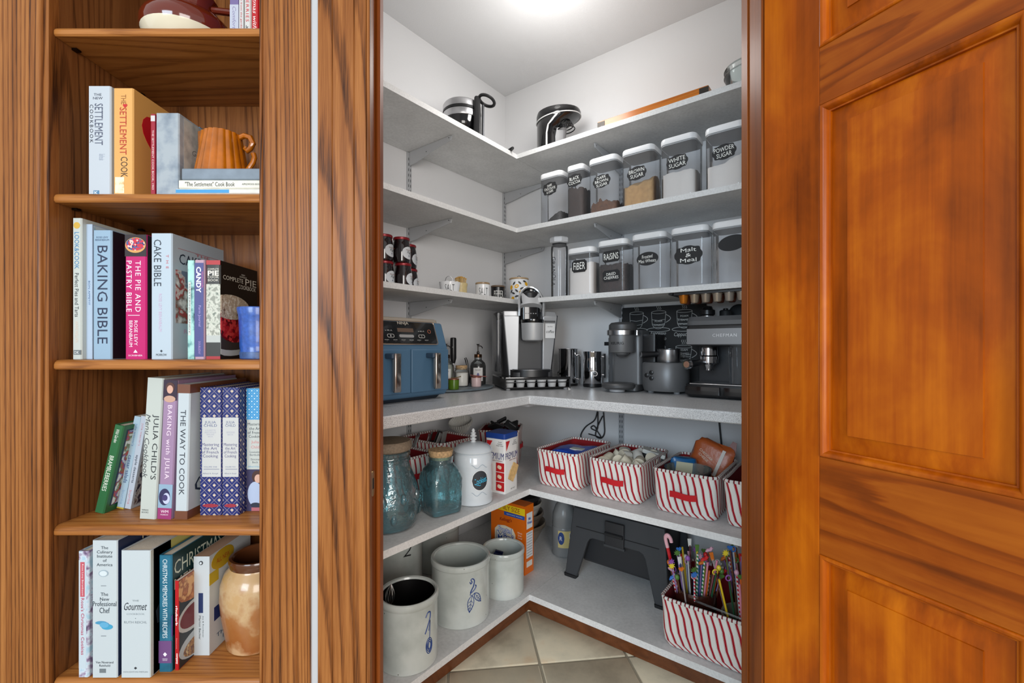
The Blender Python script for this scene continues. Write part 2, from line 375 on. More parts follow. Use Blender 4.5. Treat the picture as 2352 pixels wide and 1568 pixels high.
# right jamb
j = struct(put('trim_3', G().box(XR, XR+.02, .996, 1.079, 0, 2.08), jamb_w, bevel=.002), 'right door jamb of stained wood')
put('door_stop', G().box(XR-.003, XR-.0002, 1.05, 1.078, 0, 2.08), jamb_w, j, bevel=.001)
struct(put('trim_4', G().box(XJ, XR, .996, 1.079, 2.06, 2.1), jamb_w), 'head jamb of the pantry doorway')
struct(put('trim_5', G().box(XR+.012, XR+.13, .985, .9995, 0, 2.1), oak_v), 'right door casing behind the open door')
# open six-panel door: local x along the door from the hinge, seen face at local y=0, thickness to +y
DW, DT, DH = .86, .035, 2.03
door = thing('door_1', 'open stained pine panelled door hinged at the right jamb', 'door', (XR+.0035, .992, .008), math.atan2(-.910, .415))
del door['category']; struct(door)
s0, s1, m0, m1, e0, e1 = 0, .117, .40, .46, .743, .86
zr = [0, .24, .676, .867, 1.554, 1.666, 1.90, DH]
for x0, x1 in ((s0,s1),(e0,e1)): put('stile', G().box(x0,x1,0,DT,0,DH), pine_v, door, bevel=.0012)
for z0, z1 in ((zr[0],zr[1]),(zr[2],zr[3]),(zr[4],zr[5]),(zr[6],zr[7])): put('rail', G().box(s1,e0,0,DT,z0,z1), pine_x, door, bevel=.0012)
for z0, z1 in ((zr[1],zr[2]),(zr[3],zr[4]),(zr[5],zr[6])):
    put('mullion', G().box(m0,m1,0,DT,z0,z1), pine_v, door, bevel=.0012)
    for x0, x1 in ((s1,m0),(m1,e0)):
        # moulding (sticking) around the opening, then a raised panel
        g = G()
        def fr(i, y): return [(x0+i,y,z0+i),(x1-i,y,z0+i),(x1-i,y,z1-i),(x0+i,y,z1-i)]
        for sg, base in ((1, 0), (-1, DT)):
            rs = [fr(.0, base+sg*.001), fr(.001, base-sg*.0015), fr(.003, base-sg*.0028), fr(.006, base-sg*.0022), fr(.009, base+sg*.0005), fr(.0115, base+sg*.005), fr(.013, base+sg*.009), fr(.0155, base+sg*.0095), fr(.0155, base+sg*.0165)]
            g.rings(rs if sg > 0 else [r[::-1] for r in rs], False, False)
        put('moulding', g, pine_v, door)
        g = G()
        for sg, base in ((1, 0), (-1, DT)):
            rs = [fr(.0135, base+sg*.016), fr(.016, base+sg*.0155), fr(.048, base+sg*.006), fr(.0486, base+sg*.0032)]
            if sg > 0: g.rings(rs, False, True)
            else: g.rings([r[::-1] for r in rs], False, True)
        put('panel', g, pine_v, door)
# ------------------------------------------------------------ bookcase
BX0, BX1, BY0, BY1 = -1.023, -.5544, .994, 1.307
bk = thing('bookcase', 'built-in oak bookcase filled with cookbooks', 'bookcase', (0,0,0))
vprof('stile', grooved(X(597,.994), X(712,.994), .994, 1.0195, [X(636,.994), X(682,.994)]), 0, 2.3, oak_v, bk, bevel=.002)
vprof('bead', [(X(597,.994)-.0005+.0075*(.5-.5*cos(pi*k/8)), .994-.004*sin(pi*k/8)) for k in range(9)], 0, 2.3, oak_v, bk)
vprof('stile', [(-1.165,1.02),(-1.165,.994),(BX0-.026,.994),(BX0-.026,.996)]+[(BX0-.025+.014*(.5-.5*cos(pi*k/8)), .996-.006*sin(pi*k/8)) for k in range(9)]+[(BX0-.010,.998),(BX0,.998),(BX0,1.02)], 0, 2.3, oak_v, bk)
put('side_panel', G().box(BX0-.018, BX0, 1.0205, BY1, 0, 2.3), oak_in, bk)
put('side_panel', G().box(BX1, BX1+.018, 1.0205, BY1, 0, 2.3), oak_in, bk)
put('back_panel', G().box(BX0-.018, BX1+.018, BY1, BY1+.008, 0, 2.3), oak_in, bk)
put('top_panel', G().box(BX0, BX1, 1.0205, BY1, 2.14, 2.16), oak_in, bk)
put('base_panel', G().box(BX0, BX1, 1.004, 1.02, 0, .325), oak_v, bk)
BZ = [1.806, 1.4345, 1.061, .690, .349]
pin_m = M((60,52,44), .35, 1)
for z in BZ:
    yf, th = 1.008, .022
    prof = [(BY1-.001, z-th), (BY1-.001, z), (yf+.012, z), (yf+.006, z-.002), (yf+.002, z-.006), (yf, z-.011), (yf, z-th+.003), (yf+.003, z-th)]
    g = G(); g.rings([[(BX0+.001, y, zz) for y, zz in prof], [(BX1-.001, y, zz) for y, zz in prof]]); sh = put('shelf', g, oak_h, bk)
    if z > 1.2:
        for y in (1.055, 1.24):
            put('shelf_pin', G().box(BX0+.0005, BX0+.012, y-.006, y+.006, z-th-.005, z-th-.0005), pin_m, sh)
# ------------------------------------------------------------ books
def blotch(name, cols, scale, kind='noise', rough=.35):
    m, t, N, L, b = nt(name); tc = N.new('ShaderNodeTexCoord')
    if kind == 'noise':
        n = N.new('ShaderNodeTexNoise'); n.inputs['Detail'].default_value = 4; out = 'Fac'
    else:
        n = N.new('ShaderNodeTexVoronoi'); out = 'Color'
    n.inputs['Scale'].default_value = scale; L.new(tc.outputs['Object'], n.inputs['Vector'])
    k = len(cols); lo, hi = (.32, .68) if kind == 'noise' else (0, 1)
    cr = ramp(N, [(lo+(hi-lo)*i/k, c) for i, c in enumerate(cols)]); cr.color_ramp.interpolation = 'CONSTANT' if kind != 'noise' else 'LINEAR'
    L.new(n.outputs[out], cr.inputs[0]); L.new(cr.outputs[0], b.inputs['Base Color']); b.inputs['Roughness'].default_value = rough
    return m
paper = M((224,214,194), .8, bump=.15, bscale=300)
paper_b = M((176,140,112), .8)
BG = 'cookbooks in the oak bookcase'
def MB(c, r=.4): return M(tuple(int(v*.9) for v in c), r)
def cover_geo(w_, d_, h_, hard):
    c = .0026 if hard else .0007; k = .0045 if hard else .0008
    pts = [(0,d_),(0,k*.6),(k*.5,0),(w_-k*.5,0),(w_,k*.6),(w_,d_),(w_-c,d_),(w_-c,c*1.4),(c,c*1.4),(c,d_)]
    return G().prism(pts, 0, h_), c
def book(label, px0, px1, ytop, Y, Z, d_, col, tilt=0, hard=True, pg=None, h=None, rot=None, x=None, yaw=0):
    x0 = xat(px0, Y); w_ = xat(px1, Y)-x0
    h_ = h or (zat(ytop, Y)-Z)/cos(radians(tilt))
    o = thing('book', label, 'book', (x0, Y, Z+.0004+w_*sin(radians(tilt))), (0, radians(tilt), radians(yaw)), BG)
    mat = col if not isinstance(col, tuple) else MB(col, .35)
    g, c = cover_geo(w_, d_, h_, hard); put('cover', g, mat, o)
    i = .003 if hard else 0
    put('pages', G().box(c+.0002, w_-c-.0002, c*1.5, d_-i-.0005, i+.0002, h_-i-.0002), pg or paper, o)
    o['w'] = w_; o['h'] = h_; o['d'] = d_
    return o
def sv(o, s, f0, f1, wf, off=0, col=(30,30,34), bold=0, shear=0, sp=1.0):
    """vertical spine lettering from fraction f0 to f1 measured from the top"""
    w_, h_ = o['w'], o['h']
    text(o, s, (f1-f0)*h_, wf*w_, (w_*(.5+off), -.0004, h_*(1-(f0+f1)/2)), M(col, .5), roll=90, bold=bold, shear=shear, sp=sp)
def shz(o, s, f, wf, hf, col=(30,30,34), off=0, bold=0, shear=0, lsp=1.0):
    w_, h_ = o['w'], o['h']
    text(o, s, wf*w_, hf*h_, (w_*(.5+off), -.0004, h_*(1-f)), M(col, .5), bold=bold, shear=shear, lsp=lsp)
def band(o, f0, f1, mat, x0=0, x1=1, y=.0003, name='spine_panel'):
    w_, h_ = o['w'], o['h']
    m = MB(mat, .4) if isinstance(mat, tuple) else mat
    return put(name, G().box(w_*x0, w_*x1, -y, .0006, h_*(1-f1), h_*(1-f0)), m, o)
def cpanel(o, a0, a1, f0, f1, mat, name='cover_panel', t=.0003):
    """panel on the right-hand cover, a = fraction of the depth from the spine"""
    w_, h_, d_ = o['w'], o['h'], o['d']; m = MB(mat, .4) if isinstance(mat, tuple) else mat
    return put(name, G().box(w_-.0004, w_+t, d_*a0, d_*a1, h_*(1-f1), h_*(1-f0)), m, o)
def ctext(o, s, a, f, wa, hf, col, bold=0, shear=0, lsp=1.0, t=.0007):
    w_, h_, d_ = o['w'], o['h'], o['d']
    text(o, s, wa*d_, hf*h_, (w_+t, d_*a, h_*(1-f)), M(col, .5), rot=(0,0,pi/2), bold=bold, shear=shear, lsp=lsp)
def cdisc(o, a, f, ra, rf, mat, name='cover_picture', t=.0005):
    w_, h_, d_ = o['w'], o['h'], o['d']; m = MB(mat, .4) if isinstance(mat, tuple) else mat
    g = G(); R = [[(q, min(max(d_*a+ra*d_*cos(2*pi*k/24), .001+k*1e-6), d_-.001), min(max(h_*(1-f)+rf*h_*sin(2*pi*k/24), .001), h_-.001+k*1e-6)) for k in range(24)] for q in (w_-.0004, w_+t)]
    g.rings(R); return put(name, g, m, o)
W_ = (206,214,220)
# ---- row on the topmost visible shelf
z = BZ[0]
o = book('purple paperback beside the brown and cream pot', 528, 548, 0, 1.03, z, .17, (122,108,158), hard=False, h=.225); band(o, .72, 1, (196,200,216)); sv(o, 'Comfort', .74, .97, .4, col=(120,110,150), shear=.3)
o = book('thin white book with small red lettering on the topmost shelf', 549, 559, 0, 1.03, z, .18, (214,212,210), hard=False, h=.23); sv(o, 'Fresh from the garden', .6, .98, .4, col=(190,60,60))
o = book('white book with red BERRIES lettering on its spine', 560.5, 576, 0, 1.03, z, .19, (222,220,216), h=.24); sv(o, 'BERRIES', .66, .9, .45, col=(196,40,52), sp=1.2); shz(o, 'k', .95, .4, .03)
o = book('bright red book with white script beside the oak stile', 577, 594, 0, 1.03, z, .2, (196,22,30), h=.25); sv(o, 'Christmas with', .55, .97, .5, col=(240,226,220), shear=.35); shz(o, 'e', .6, .5, .05, col=(40,120,60))
# ---- second row
z = BZ[1]; Y = 1.03
o = book('tall pale grey cookbook at the left end of its shelf', 202, 254, 198, Y, z, .19, (206,214,222), yaw=0)
shz(o, 'THE\nNEW', .095, .42, .055, (60,66,84), off=-.06); sv(o, 'SETTLEMENT', .16, .54, .36, -.02, (78,84,104), 0, sp=1.0); sv(o, 'COOKBOOK', .17, .52, .15, -.34, (36,40,56), sp=1.35)
sv(o, 'Charles Pierce, editor', .62, .68, .3, .1, (170,180,196)); band(o, .955, .998, (92,140,176), .25, .5); shz(o, 'K', .977, .15, .03, (230,236,240), off=-.13)
o = book('tall ochre cookbook with a red heart on its cover', 260, 306, 203, Y, z, .19, M((214,160,88), .45))
sv(o, 'THE', .06, .15, .24, .02, (150,90,34)); sv(o, 'SETTLEMENT', .18, .62, .34, .0, (176,44,20)); sv(o, 'COOK', .64, .83, .34, .05, (70,44,26))
shz(o, '\u2665', .165, .22, .035, (190,24,30), off=.1); band(o, .83, .98, blotch('worn_label', [(214,160,88),(236,216,180),(240,224,196)], 60), .1, .55)
w_, h_, d_ = o['w'], o['h'], o['d']
g = G(); pts = []
for k in range(28):
    a = 2*pi*k/28; pts.append((d_*.40+.052*(16*sin(a)**3)/16, h_*.64+.062*(13*cos(a)-5*cos(2*a)-2*cos(3*a)-cos(4*a))/16))
g.rings([[(w_-.0004, y, zz) for y, zz in pts], [(w_+.0004, y, zz) for y, zz in pts]]); put('heart', g, M((190,20,34), .45), o)
o = book('slim red paperback squeezed between the ochre and grey books', 346.5, 356, 262, Y, z, .15, (168,26,50), hard=False); sv(o, 'THE SETTLEMENT COOK BOOK, 1903', .2, .93, .5, col=(236,214,210)); band(o, .02, .09, (226,220,220))
o = book('worn grey-blue cloth book with faded cover beside the amber pitcher', 357.5, 411, 260, Y, z, .13, blotch('worn_cloth', [(118,130,142),(140,150,160),(158,166,172)], 25, rough=.6))
cpanel(o, .12, .98, .02, .98, blotch('faded_cover', [(150,152,150),(172,174,170),(186,186,180)], 30, rough=.6)); ctext(o, 'Good', .5, .38, .35, .07, (110,112,110), 0, .3); ctext(o, 'things', .5, .6, .4, .05, (110,112,110), 0, .3)
o = book('blue book standing deep behind the amber pitcher', 452, 459, 292, 1.13, z, .12, (46,138,190), hard=False); ctext(o, 'EATING', .45, .7, .6, .06, (20,30,40))
def flatbook(label, px0, y0, y1, col, Yf=1.02, d_=.145, hard=True):
    x0 = xat(px0, Yf); x1 = BX1-.006; z0 = zat(y1, Yf); z1 = zat(y0, Yf)
    o = thing('book', label, 'book', (x0, Yf, z0), 0, BG); w_ = x1-x0; t = z1-z0-.0004; c = .0026 if hard else .0008
    g = G(); pr = [(d_,0),(.002,0),(0,.002),(0,t-.002),(.002,t),(d_,t),(d_,t-c),(c,t-c),(c,c),(d_,c)]
    g.rings([[(0,y,q) for y,q in pr],[(w_,y,q) for y,q in pr]]); put('cover', g, M(col, .45, var=.15, bscale=30), o)
    put('pages', G().box(.003, w_-.003, c*1.2, d_-.003, c+.0003, t-c-.0003), paper, o); o['w'] = w_; o['h'] = t; return o
z = BZ[1]
flat = [('thin white and blue book at the bottom of the flat stack', 404, z+.0125, (216,214,206)), ('white book with black title in the middle of the flat stack', 411, z+.0322, (222,220,206)), ('worn grey book on top of the flat stack under the pitcher', 418, z+.0585, (116,128,140))]
zz = z+.0005
for lb, px, z1, col in flat:
    o = flatbook(lb, px, CY-(z1-HC)*F/1.02, CY-(zz-HC)*F/1.02, col); zz = z1
    if px == 404: put('stripe', G().box(0, .12, -.0004, .001, .002, .0095), M((56,144,200), .4), o)
    if px == 411:
        text(o, '"The Settlement" Cook Book', .112, .010, (.07, -.0006, .0098), M((40,44,48), .5)); text(o, 'APPLEWOOD BOOKS', .045, .004, (.165, -.0006, .0096), M((70,70,70), .5))
ZST = zz
# ---- third row
z = BZ[2]; Y = 1.035
o = book('tall thin ivory book with blue and black title and a gold seal', 166, 187, 501, Y, z, .21, (214,220,214)); sv(o, 'LOOK&COOK', .10, .36, .5, col=(60,128,178)); sv(o, 'Perfect Pies and Tarts', .39, .70, .42, col=(44,52,60)); sv(o, 'ANNE WILLAN', .73, .88, .3, col=(214,196,180)); band(o, .935, .968, (120,128,130), .15, .95); shz(o, 'DK', .952, .5, .02, (226,230,228))
put('gold_seal', G().rings([[(o['w']*.5+.0075*cos(2*pi*k/20), y, o['h']*.948+.0075*sin(2*pi*k/20)) for k in range(20)] for y in (.0003,-.0004)]), M((206,168,72), .4), o)
o = book('very thin white and blue booklet beside the ivory book', 198, 212, 515, Y+.012, z, .2, (188,206,226), hard=False); sv(o, 'BON APPETIT', .42, .6, .3, col=(90,120,160)); cpanel(o, .02, .98, .01, .99, blotch('blue_booklet', [(120,170,196),(160,196,210),(200,214,220)], 40))
o = book('thick pale blue book with large dark serif title', 213.5, 256, 529, Y, z, .19, (158,188,212)); sv(o, 'BAKING BIBLE', .12, .88, .55, .02, (34,44,70), 0); shz(o, 'ROSE LEVY\nBERANBAUM', .065, .74, .034, (70,90,120))
cpanel(o, .02, .99, .004, .996, (30,24,34)); cdisc(o, .75, .62, .14, .1, (196,136,40)); ctext(o, 'ROSE', .62, .89, .34, .045, (216,206,176))
o = book('magenta pie and pastry book with a berry tart at its top', 287, 336, 539, Y, z, .18, (206,0,112)); band(o, 0, .175, (40,26,30))
g = G(); w_, h_ = o['w'], o['h']; g.rings([[(w_*.5+w_*.48*cos(2*pi*k/24), y, h_*.915+h_*.062*sin(2*pi*k/24)) for k in range(24)] for y in (-.0002,-.0007)]); put('tart_crust', g, M((206,150,84), .5), o)
g = G(); g.rings([[(w_*.5+w_*.44*cos(2*pi*k/24), y, h_*.922+h_*.05*sin(2*pi*k/24)) for k in range(24)] for y in (-.0006,-.001)]); put('tart_berries', g, blotch('tart_berries', [(34,44,92),(70,86,140),(196,40,60),(228,190,180),(48,56,104)], 260, 'voronoi'), o)
sv(o, 'THE PIE AND', .21, .62, .25, .12, (240,226,236), 0, sp=1.15); sv(o, 'PASTRY BIBLE', .21, .62, .25, -.3, (240,226,236), 0, sp=1.15)
sv(o, 'ROSE LEVY', .69, .89, .16, .02, (240,226,236)); sv(o, 'BERANBAUM', .69, .9, .16, -.22, (240,226,236)); band(o, .645, .65, (240,226,236), .15, .7, .0006, 'rule'); shz(o, '\u25B2', .935, .2, .025, (240,226,236)); shz(o, 'SCRIBNER', .97, .66, .012, (240,226,236))
cpanel(o, .02, .99, .004, .996, (38,26,34)); cdisc(o, .5, .55, .4, .12, blotch('pastry_photo', [(226,200,170),(190,150,120),(240,226,210)], 60))
o = book('thick white cake book with a cake photograph on its cover', 346.5, 395, 536, Y, z, .185, (196,212,224)); sv(o, 'CAKE BIBLE', .05, .42, .35, -.18, (40,50,62), 0); sv(o, 'THE', .17, .28, .12, .28, (190,90,100), sp=2.0); sv(o, 'ROSE LEVY BERANBAUM', .48, .78, .14, -.05, (196,170,196)); shz(o, 'MORROW', .965, .5, .018, (40,50,62)); shz(o, '\u2666', .935, .12, .02, (40,50,62))
ctext(o, 'THE', .55, .12, .28, .02, (190,90,100), 0); ctext(o, 'CAKE BIBLE', .54, .185, .84, .085, (36,50,66), 0); cpanel(o, .06, .62, .28, .71, blotch('cake_photo', [(222,218,214),(180,176,176),(120,96,84),(168,52,58),(206,196,190),(110,120,140)], 34)); ctext(o, 'ROSE LEVY', .5, .775, .6, .035, (190,150,176), 0)
cpanel(o, .1, .98, .103, .106, (190,90,100), 'rule')
o = book('slim teal patterned book between the cake and candy books', 431, 446, 598, Y+.015, z, .14, blotch('teal_marble', [(40,70,74),(110,160,158),(160,206,198),(170,212,204)], 45), hard=False); band(o, .22, .76, (222,226,220), .1, .5); sv(o, 'MASTERING CANDY', .24, .74, .2, -.2, (60,70,70))
o = book('slim purple candy book with torn pink jacket', 446.5, 470, 597, Y+.005, z, .16, (196,158,176)); band(o, .03, .975, (76,78,140), .02, .9); sv(o, 'CANDY', .07, .33, .48, -.08, (232,226,240), .03); sv(o, 'Homemade', .12, .28, .18, .3, (200,90,140)); sv(o, 'Farm Journal', .46, .67, .3, .0, (170,150,200)); sv(o, 'DOUBLEDAY', .82, .95, .2, .0, (170,140,190))
o = book('torn black pie cookbook with a cherry pie photograph', 474, 506, 598, Y, z, .15, blotch('pie_spine', [(34,34,30),(44,42,38),(60,58,52)], 30)); band(o, 0, .045, (186,40,44), 0, 1, .0006, 'torn_edge'); band(o, .24, .76, blotch('crust_photo', [(110,116,106),(176,180,166),(200,200,188),(140,142,130)], 90)); band(o, .76, .83, (196,200,196)); band(o, .83, .97, (52,50,46)); band(o, .97, 1, (176,40,44), 0, 1, .0006, 'torn_edge')
shz(o, 'COMPLETE', .09, .8, .02, (220,214,200)); shz(o, 'PIE', .13, .8, .05, (226,220,204), bold=.03); shz(o, 'COOK\nBOOK', .185, .8, .055, (220,214,200))
cpanel(o, .01, .99, .003, .996, (36,30,26)); ctext(o, 'FARM\nJOURNAL\'S', .58, .105, .2, .045, (226,220,204)); ctext(o, 'COMPLETE', .32, .16, .52, .045, (226,220,204)); ctext(o, 'PIE', .8, .16, .32, .07, (226,220,204)); ctext(o, 'COOKBOOK', .7, .225, .5, .045, (226,220,204))
cdisc(o, .25, .82, .62, .15, (206,210,206)); cdisc(o, .27, .8, .55, .11, (70,60,54), t=.0008); cdisc(o, .35, .63, .46, .2, blotch('cherry_photo', [(120,14,22),(176,30,36),(206,60,56),(96,16,18)], 130, 'voronoi'), t=.0011); cdisc(o, .26, .46, .5, .13, blotch('lattice_photo', [(120,90,70),(206,192,168),(176,150,124),(222,210,190)], 110), t=.0014)
# ---- fourth row
z = BZ[3]
o = book('leaning green children\'s book with berry drawings on its cover', 216, 238, 979, 1.081, z, .15, (48,112,66), tilt=13.2); sv(o, 'BRAMBLEBERRIES', .35, .75, .45, 0, (226,230,216)); sv(o, 'Wild Garden', .05, .2, .35, 0, (226,230,216), shear=.3); cpanel(o, .08, .96, .05, .93, (30,40,66)); cpanel(o, .11, .94, .065, .92, blotch('berry_drawing', [(216,214,206),(222,220,212),(220,218,210),(96,120,80),(190,60,40),(70,90,150),(222,220,212)], 38), t=.0006)
o = book('thin pale blue leaning book nearest the green one', 268, 284, 958, 1.112, z, .13, (176,200,216), tilt=11, hard=False); sv(o, 'caesar salads', .42, .72, .5, 0, (40,70,120)); sv(o, 'julie weaver\'s', .08, .32, .4, 0, (90,130,170)); sv(o, 'burns', .8, .95, .35, 0, (130,160,190)); band(o, .985, 1, (200,170,60))
o = book('thin pale grey leaning book with pink lettering', 286, 300, 957, 1.112, z, .13, (196,204,216), tilt=10.2, hard=False); sv(o, 'apple desserts', .42, .72, .5, 0, (40,50,70)); sv(o, 'julie weaver\'s', .08, .32, .4, 0, (190,140,150)); sv(o, 'burns', .8, .95, .35, 0, (196,140,150)); cpanel(o, .05, .95, .03, .97, blotch('dessert_photo', [(60,50,50),(120,110,110),(170,168,170),(40,40,60)], 60))
o = book('tall ivory leaning book with black title lettering', 319, 357, 869, 1.046, z, .22, (204,210,204), tilt=3.3); sv(o, "JULIA CHILD'S", .26, .72, .42, .17, (36,40,44), 0); sv(o, 'Menu Cookbook', .26, .71, .28, -.28, (70,74,78), 0, .25); shz(o, 'WINGS\nBOOKS', .945, .4, .028, (90,96,96), off=-.15)
o = book('tall mauve leaning baking book with a portrait at its top', 361.5, 393, 874, 1.046, z, .22, (168,138,172), tilt=2.7); sv(o, 'BAKING with JULIA', .18, .71, .42, .0, (226,206,220), .004, sp=1.15); band(o, 0, .145, (52,30,54)); band(o, .75, .92, (150,180,206)); band(o, .92, 1, (164,58,118)); shz(o, 'WM', .945, .55, .02, (236,226,232)); shz(o, 'MORROW', .968, .55, .009, (236,226,232))
w_, h_ = o['w'], o['h']
def sdisc(o, x, f, rx, rf, mat, y=.0008, name='spine_picture'):
    w_, h_ = o['w'], o['h']
    return put(name, G().rings([[(min(max(w_*x+w_*rx*cos(2*pi*k/20), .0003+k*1e-6), w_-.0003), q, min(max(h_*(1-f)+h_*rf*sin(2*pi*k/20), .0005), h_-.0005+k*1e-6)) for k in range(20)] for q in (.0002,-y)]), M(mat, .5) if isinstance(mat, tuple) else mat, o)
sdisc(o, .5, .135, .42, .024, (190,150,130)); sdisc(o, .5, .05, .32, .034, (80,44,36)); sdisc(o, .5, .066, .22, .03, (206,160,140), .0011)
sdisc(o, .45, .84, .4, .06, (40,36,78)); sdisc(o, .6, .85, .26, .04, (186,190,214), .0012); sdisc(o, .5, .845, .2, .022, (60,50,100), .0015)
o = book('tall white book with copper bands at its top and bottom', 401, 430, 883, 1.046, z, .22, (206,216,222), tilt=1.3); sv(o, 'THE WAY TO COOK', .19, .82, .42, .0, (44,50,60), 0); band(o, 0, .066, (120,72,48)); band(o, .938, 1, (120,72,48)); cpanel(o, 0, 1, 0, .066, (120,72,48)); cpanel(o, 0, 1, .938, 1, (120,72,48)); ctext(o, 'J', .3, .17, .1, .12, (150,90,90), 0); ctext(o, 'Cook', .45, .76, .7, .12, (40,50,70), -.004, .3); ctext(o, 'W', .5, .48, .35, .1, (40,50,70), -.004, .3)
# fleur-de-lis slipcase set
def fleur_mat(name, bg, ink, s):
    m, t, N, L, b = nt(name); tc = N.new('ShaderNodeTexCoord'); sp = N.new('ShaderNodeSeparateXYZ'); L.new(tc.outputs['Object'], sp.inputs[0])
    def ma(op, a, bb=None, c=None):
        q = N.new('ShaderNodeMath'); q.operation = op
        for i, v in enumerate((a, bb, c)):
            if v is None: continue
            if isinstance(v, (int, float)): q.inputs[i].default_value = v
            else: L.new(v, q.inputs[i])
        return q.outputs[0]
    h = ma('ADD', sp.outputs[0], sp.outputs[1]); x = ma('DIVIDE', h, s); zc = ma('DIVIDE', sp.outputs[2], s)
    u = ma('ADD', x, zc); v = ma('SUBTRACT', x, zc)
    fu = ma('SUBTRACT', ma('FRACT', u), .5); fv = ma('SUBTRACT', ma('FRACT', v), .5)
    line = ma('GREATER_THAN', ma('MAXIMUM', ma('ABSOLUTE', fu), ma('ABSOLUTE', fv)), .478)
    lx = ma('ABSOLUTE', ma('ADD', fu, fv)); lz = ma('SUBTRACT', fu, fv)
    def ell(cx, cz, rx, rz):
        a = ma('DIVIDE', ma('SUBTRACT', lx, cx), rx); c = ma('DIVIDE', ma('SUBTRACT', lz, cz), rz)
        return ma('LESS_THAN', ma('ADD', ma('MULTIPLY', a, a), ma('MULTIPLY', c, c)), 1)
    tot = ma('MAXIMUM', ma('MAXIMUM', ell(0, .1, .1, .28), ell(.2, .05, .1, .15)), ma('MAXIMUM', ell(0, -.1, .27, .05), ell(0, -.22, .08, .13)))
    tot = ma('MAXIMUM', tot, ma('MULTIPLY', line, .6))
    mx = N.new('ShaderNodeMix'); mx.data_type = 'RGBA'; mx.inputs[6].default_value = sr(bg); mx.inputs[7].default_value = sr(ink)
    L.new(tot, mx.inputs[0]); L.new(mx.outputs[2], b.inputs['Base Color']); b.inputs['Roughness'].default_value = .45
    return m
fleur = fleur_mat('fleur_pattern', (20,34,104), (206,188,166), .0235)
for k, (a, c, vol) in enumerate(((458, 509, 'VOLUME ONE'), (510, 549, 'VOLUME TWO'))):
    o = book(('left' if k == 0 else 'right')+' volume of the navy fleur-de-lis cookbook set', a, c, 890, 1.073, z, .2, fleur)
    band(o, .235, .70, (214,214,212), .12 if k == 0 else .04, .97); shz(o, 'JULIA\nCHILD', .285, .6, .045, (80,90,130), lsp=.9); shz(o, 'LOUISETTE\nBERTHOLLE\nSIMONE\nBECK' if k == 0 else 'SIMONE\nBECK', .36, .5, .06 if k == 0 else .03, (160,160,176)); shz(o, 'Mastering\nthe Art\nof French\nCooking', .495, .78, .12, (60,54,110), lsp=.9, bold=0); shz(o, vol, .622, .6, .01, (90,100,140)); band(o, .638, .641, (90,100,140), .2, .9, .0006, 'rule'); shz(o, 'Alfred A. Knopf', .675, .7, .014, (90,96,130))
    sdisc(o, .5, .925, .36, .014, (150,40,56)); shz(o, '~', .922, .6, .012, (236,226,220), bold=.05)
star = fleur_mat('star_pattern', (40,144,200), (206,226,236), .013)
o = book('sky blue paperback with white stars beside the oak stile', 566, 606, 892, 1.10, z, .17, (40,144,200), hard=False); w_ = o['w']
band(o, 0, .255, star); band(o, .255, .66, (216,220,214), .03, .99); band(o, .66, 1, (66,62,96)); 
for s, f, hf, c, wf in (('Mastering', .295, .03, (40,50,60), .86), ('the Art', .327, .024, (40,50,60), .66), ('of French', .36, .024, (40,50,60), .84), ('Cooking', .395, .03, (40,50,60), .72), ('Julia', .44, .03, (206,120,120), .44), ('Child', .478, .024, (206,120,120), .46), ('Louisette\nBertholle', .53, .04, (60,70,80), .6), ('Simone\nBeck', .59, .04, (60,70,80), .5), ('Alfred A Knopf', .64, .018, (70,150,190), .8)): shz(o, s, f, wf, hf, c)
sdisc(o, .62, .72, .3, .05, (70,42,36)); sdisc(o, .68, .735, .2, .035, (214,170,150), .0012); sdisc(o, .5, .86, .42, .1, (176,190,216), .0010); sdisc(o, .55, .95, .3, .02, (40,44,60), .0013); band(o, .97, .998, (196,110,120), .3, .95, .001)
# ---- fifth row
z = BZ[4]
o = book('slim pink-lettered Christmas cookie book at the left end of the lowest shelf', 179, 203, 1266, 1.013, z, .2, blotch('cookie_jacket', [(60,56,80),(140,120,150),(196,206,216),(160,190,206)], 42)); band(o, .07, .93, (206,220,230), .1, .8, .0004); band(o, .085, .36, (206,92,106), .25, .66, .0008); sv(o, "Rose's Christmas Cookies", .37, .82, .3, -.02, (190,80,110)); sv(o, 'Rose Levy Beranbaum', .1, .35, .18, -.02, (240,220,224))
o['w'] = o['w']
for q in o.children:
    if q.name.startswith('lettering'): q.location.y -= .0007
o = book('thick white professional chef textbook with an underwater blue emblem', 211, 270, 1241, 1.012, z, .2, (206,216,220))
shz(o, 'The\nCulinary\nInstitute\nof\nAmerica', .115, .62, .145, (40,54,66), lsp=1.0); sdisc(o, .46, .24, .19, .024, (150,166,176)); sdisc(o, .46, .24, .15, .019, (200,210,214), .0012); shz(o, 'The\nNew', .41, .36, .06, (40,54,66)); shz(o, 'Professional', .462, .92, .035, (40,54,66)); shz(o, 'Chef', .51, .4, .04, (40,54,66)); sdisc(o, .36, .60, .22, .012, (70,140,176)); sdisc(o, .6, .63, .22, .02, (60,150,186)); sdisc(o, .5, .615, .18, .02, (90,160,196), .0012)
shz(o, 'Van Nostrand\nReinhold', .90, .68, .04, (50,60,72)); band(o, .935, .965, (120,130,136), .3, .55); band(o, .33, .332, (60,70,80), .36, .56, .0006, 'rule'); band(o, .695, .697, (60,70,80), .36, .56, .0006, 'rule')
cpanel(o, .01, .99, .003, .996, (34,46,80)); cpanel(o, .06, .9, .2, .3, (150,40,60)); ctext(o, 'The New', .6, .05, .6, .06, (220,206,170))
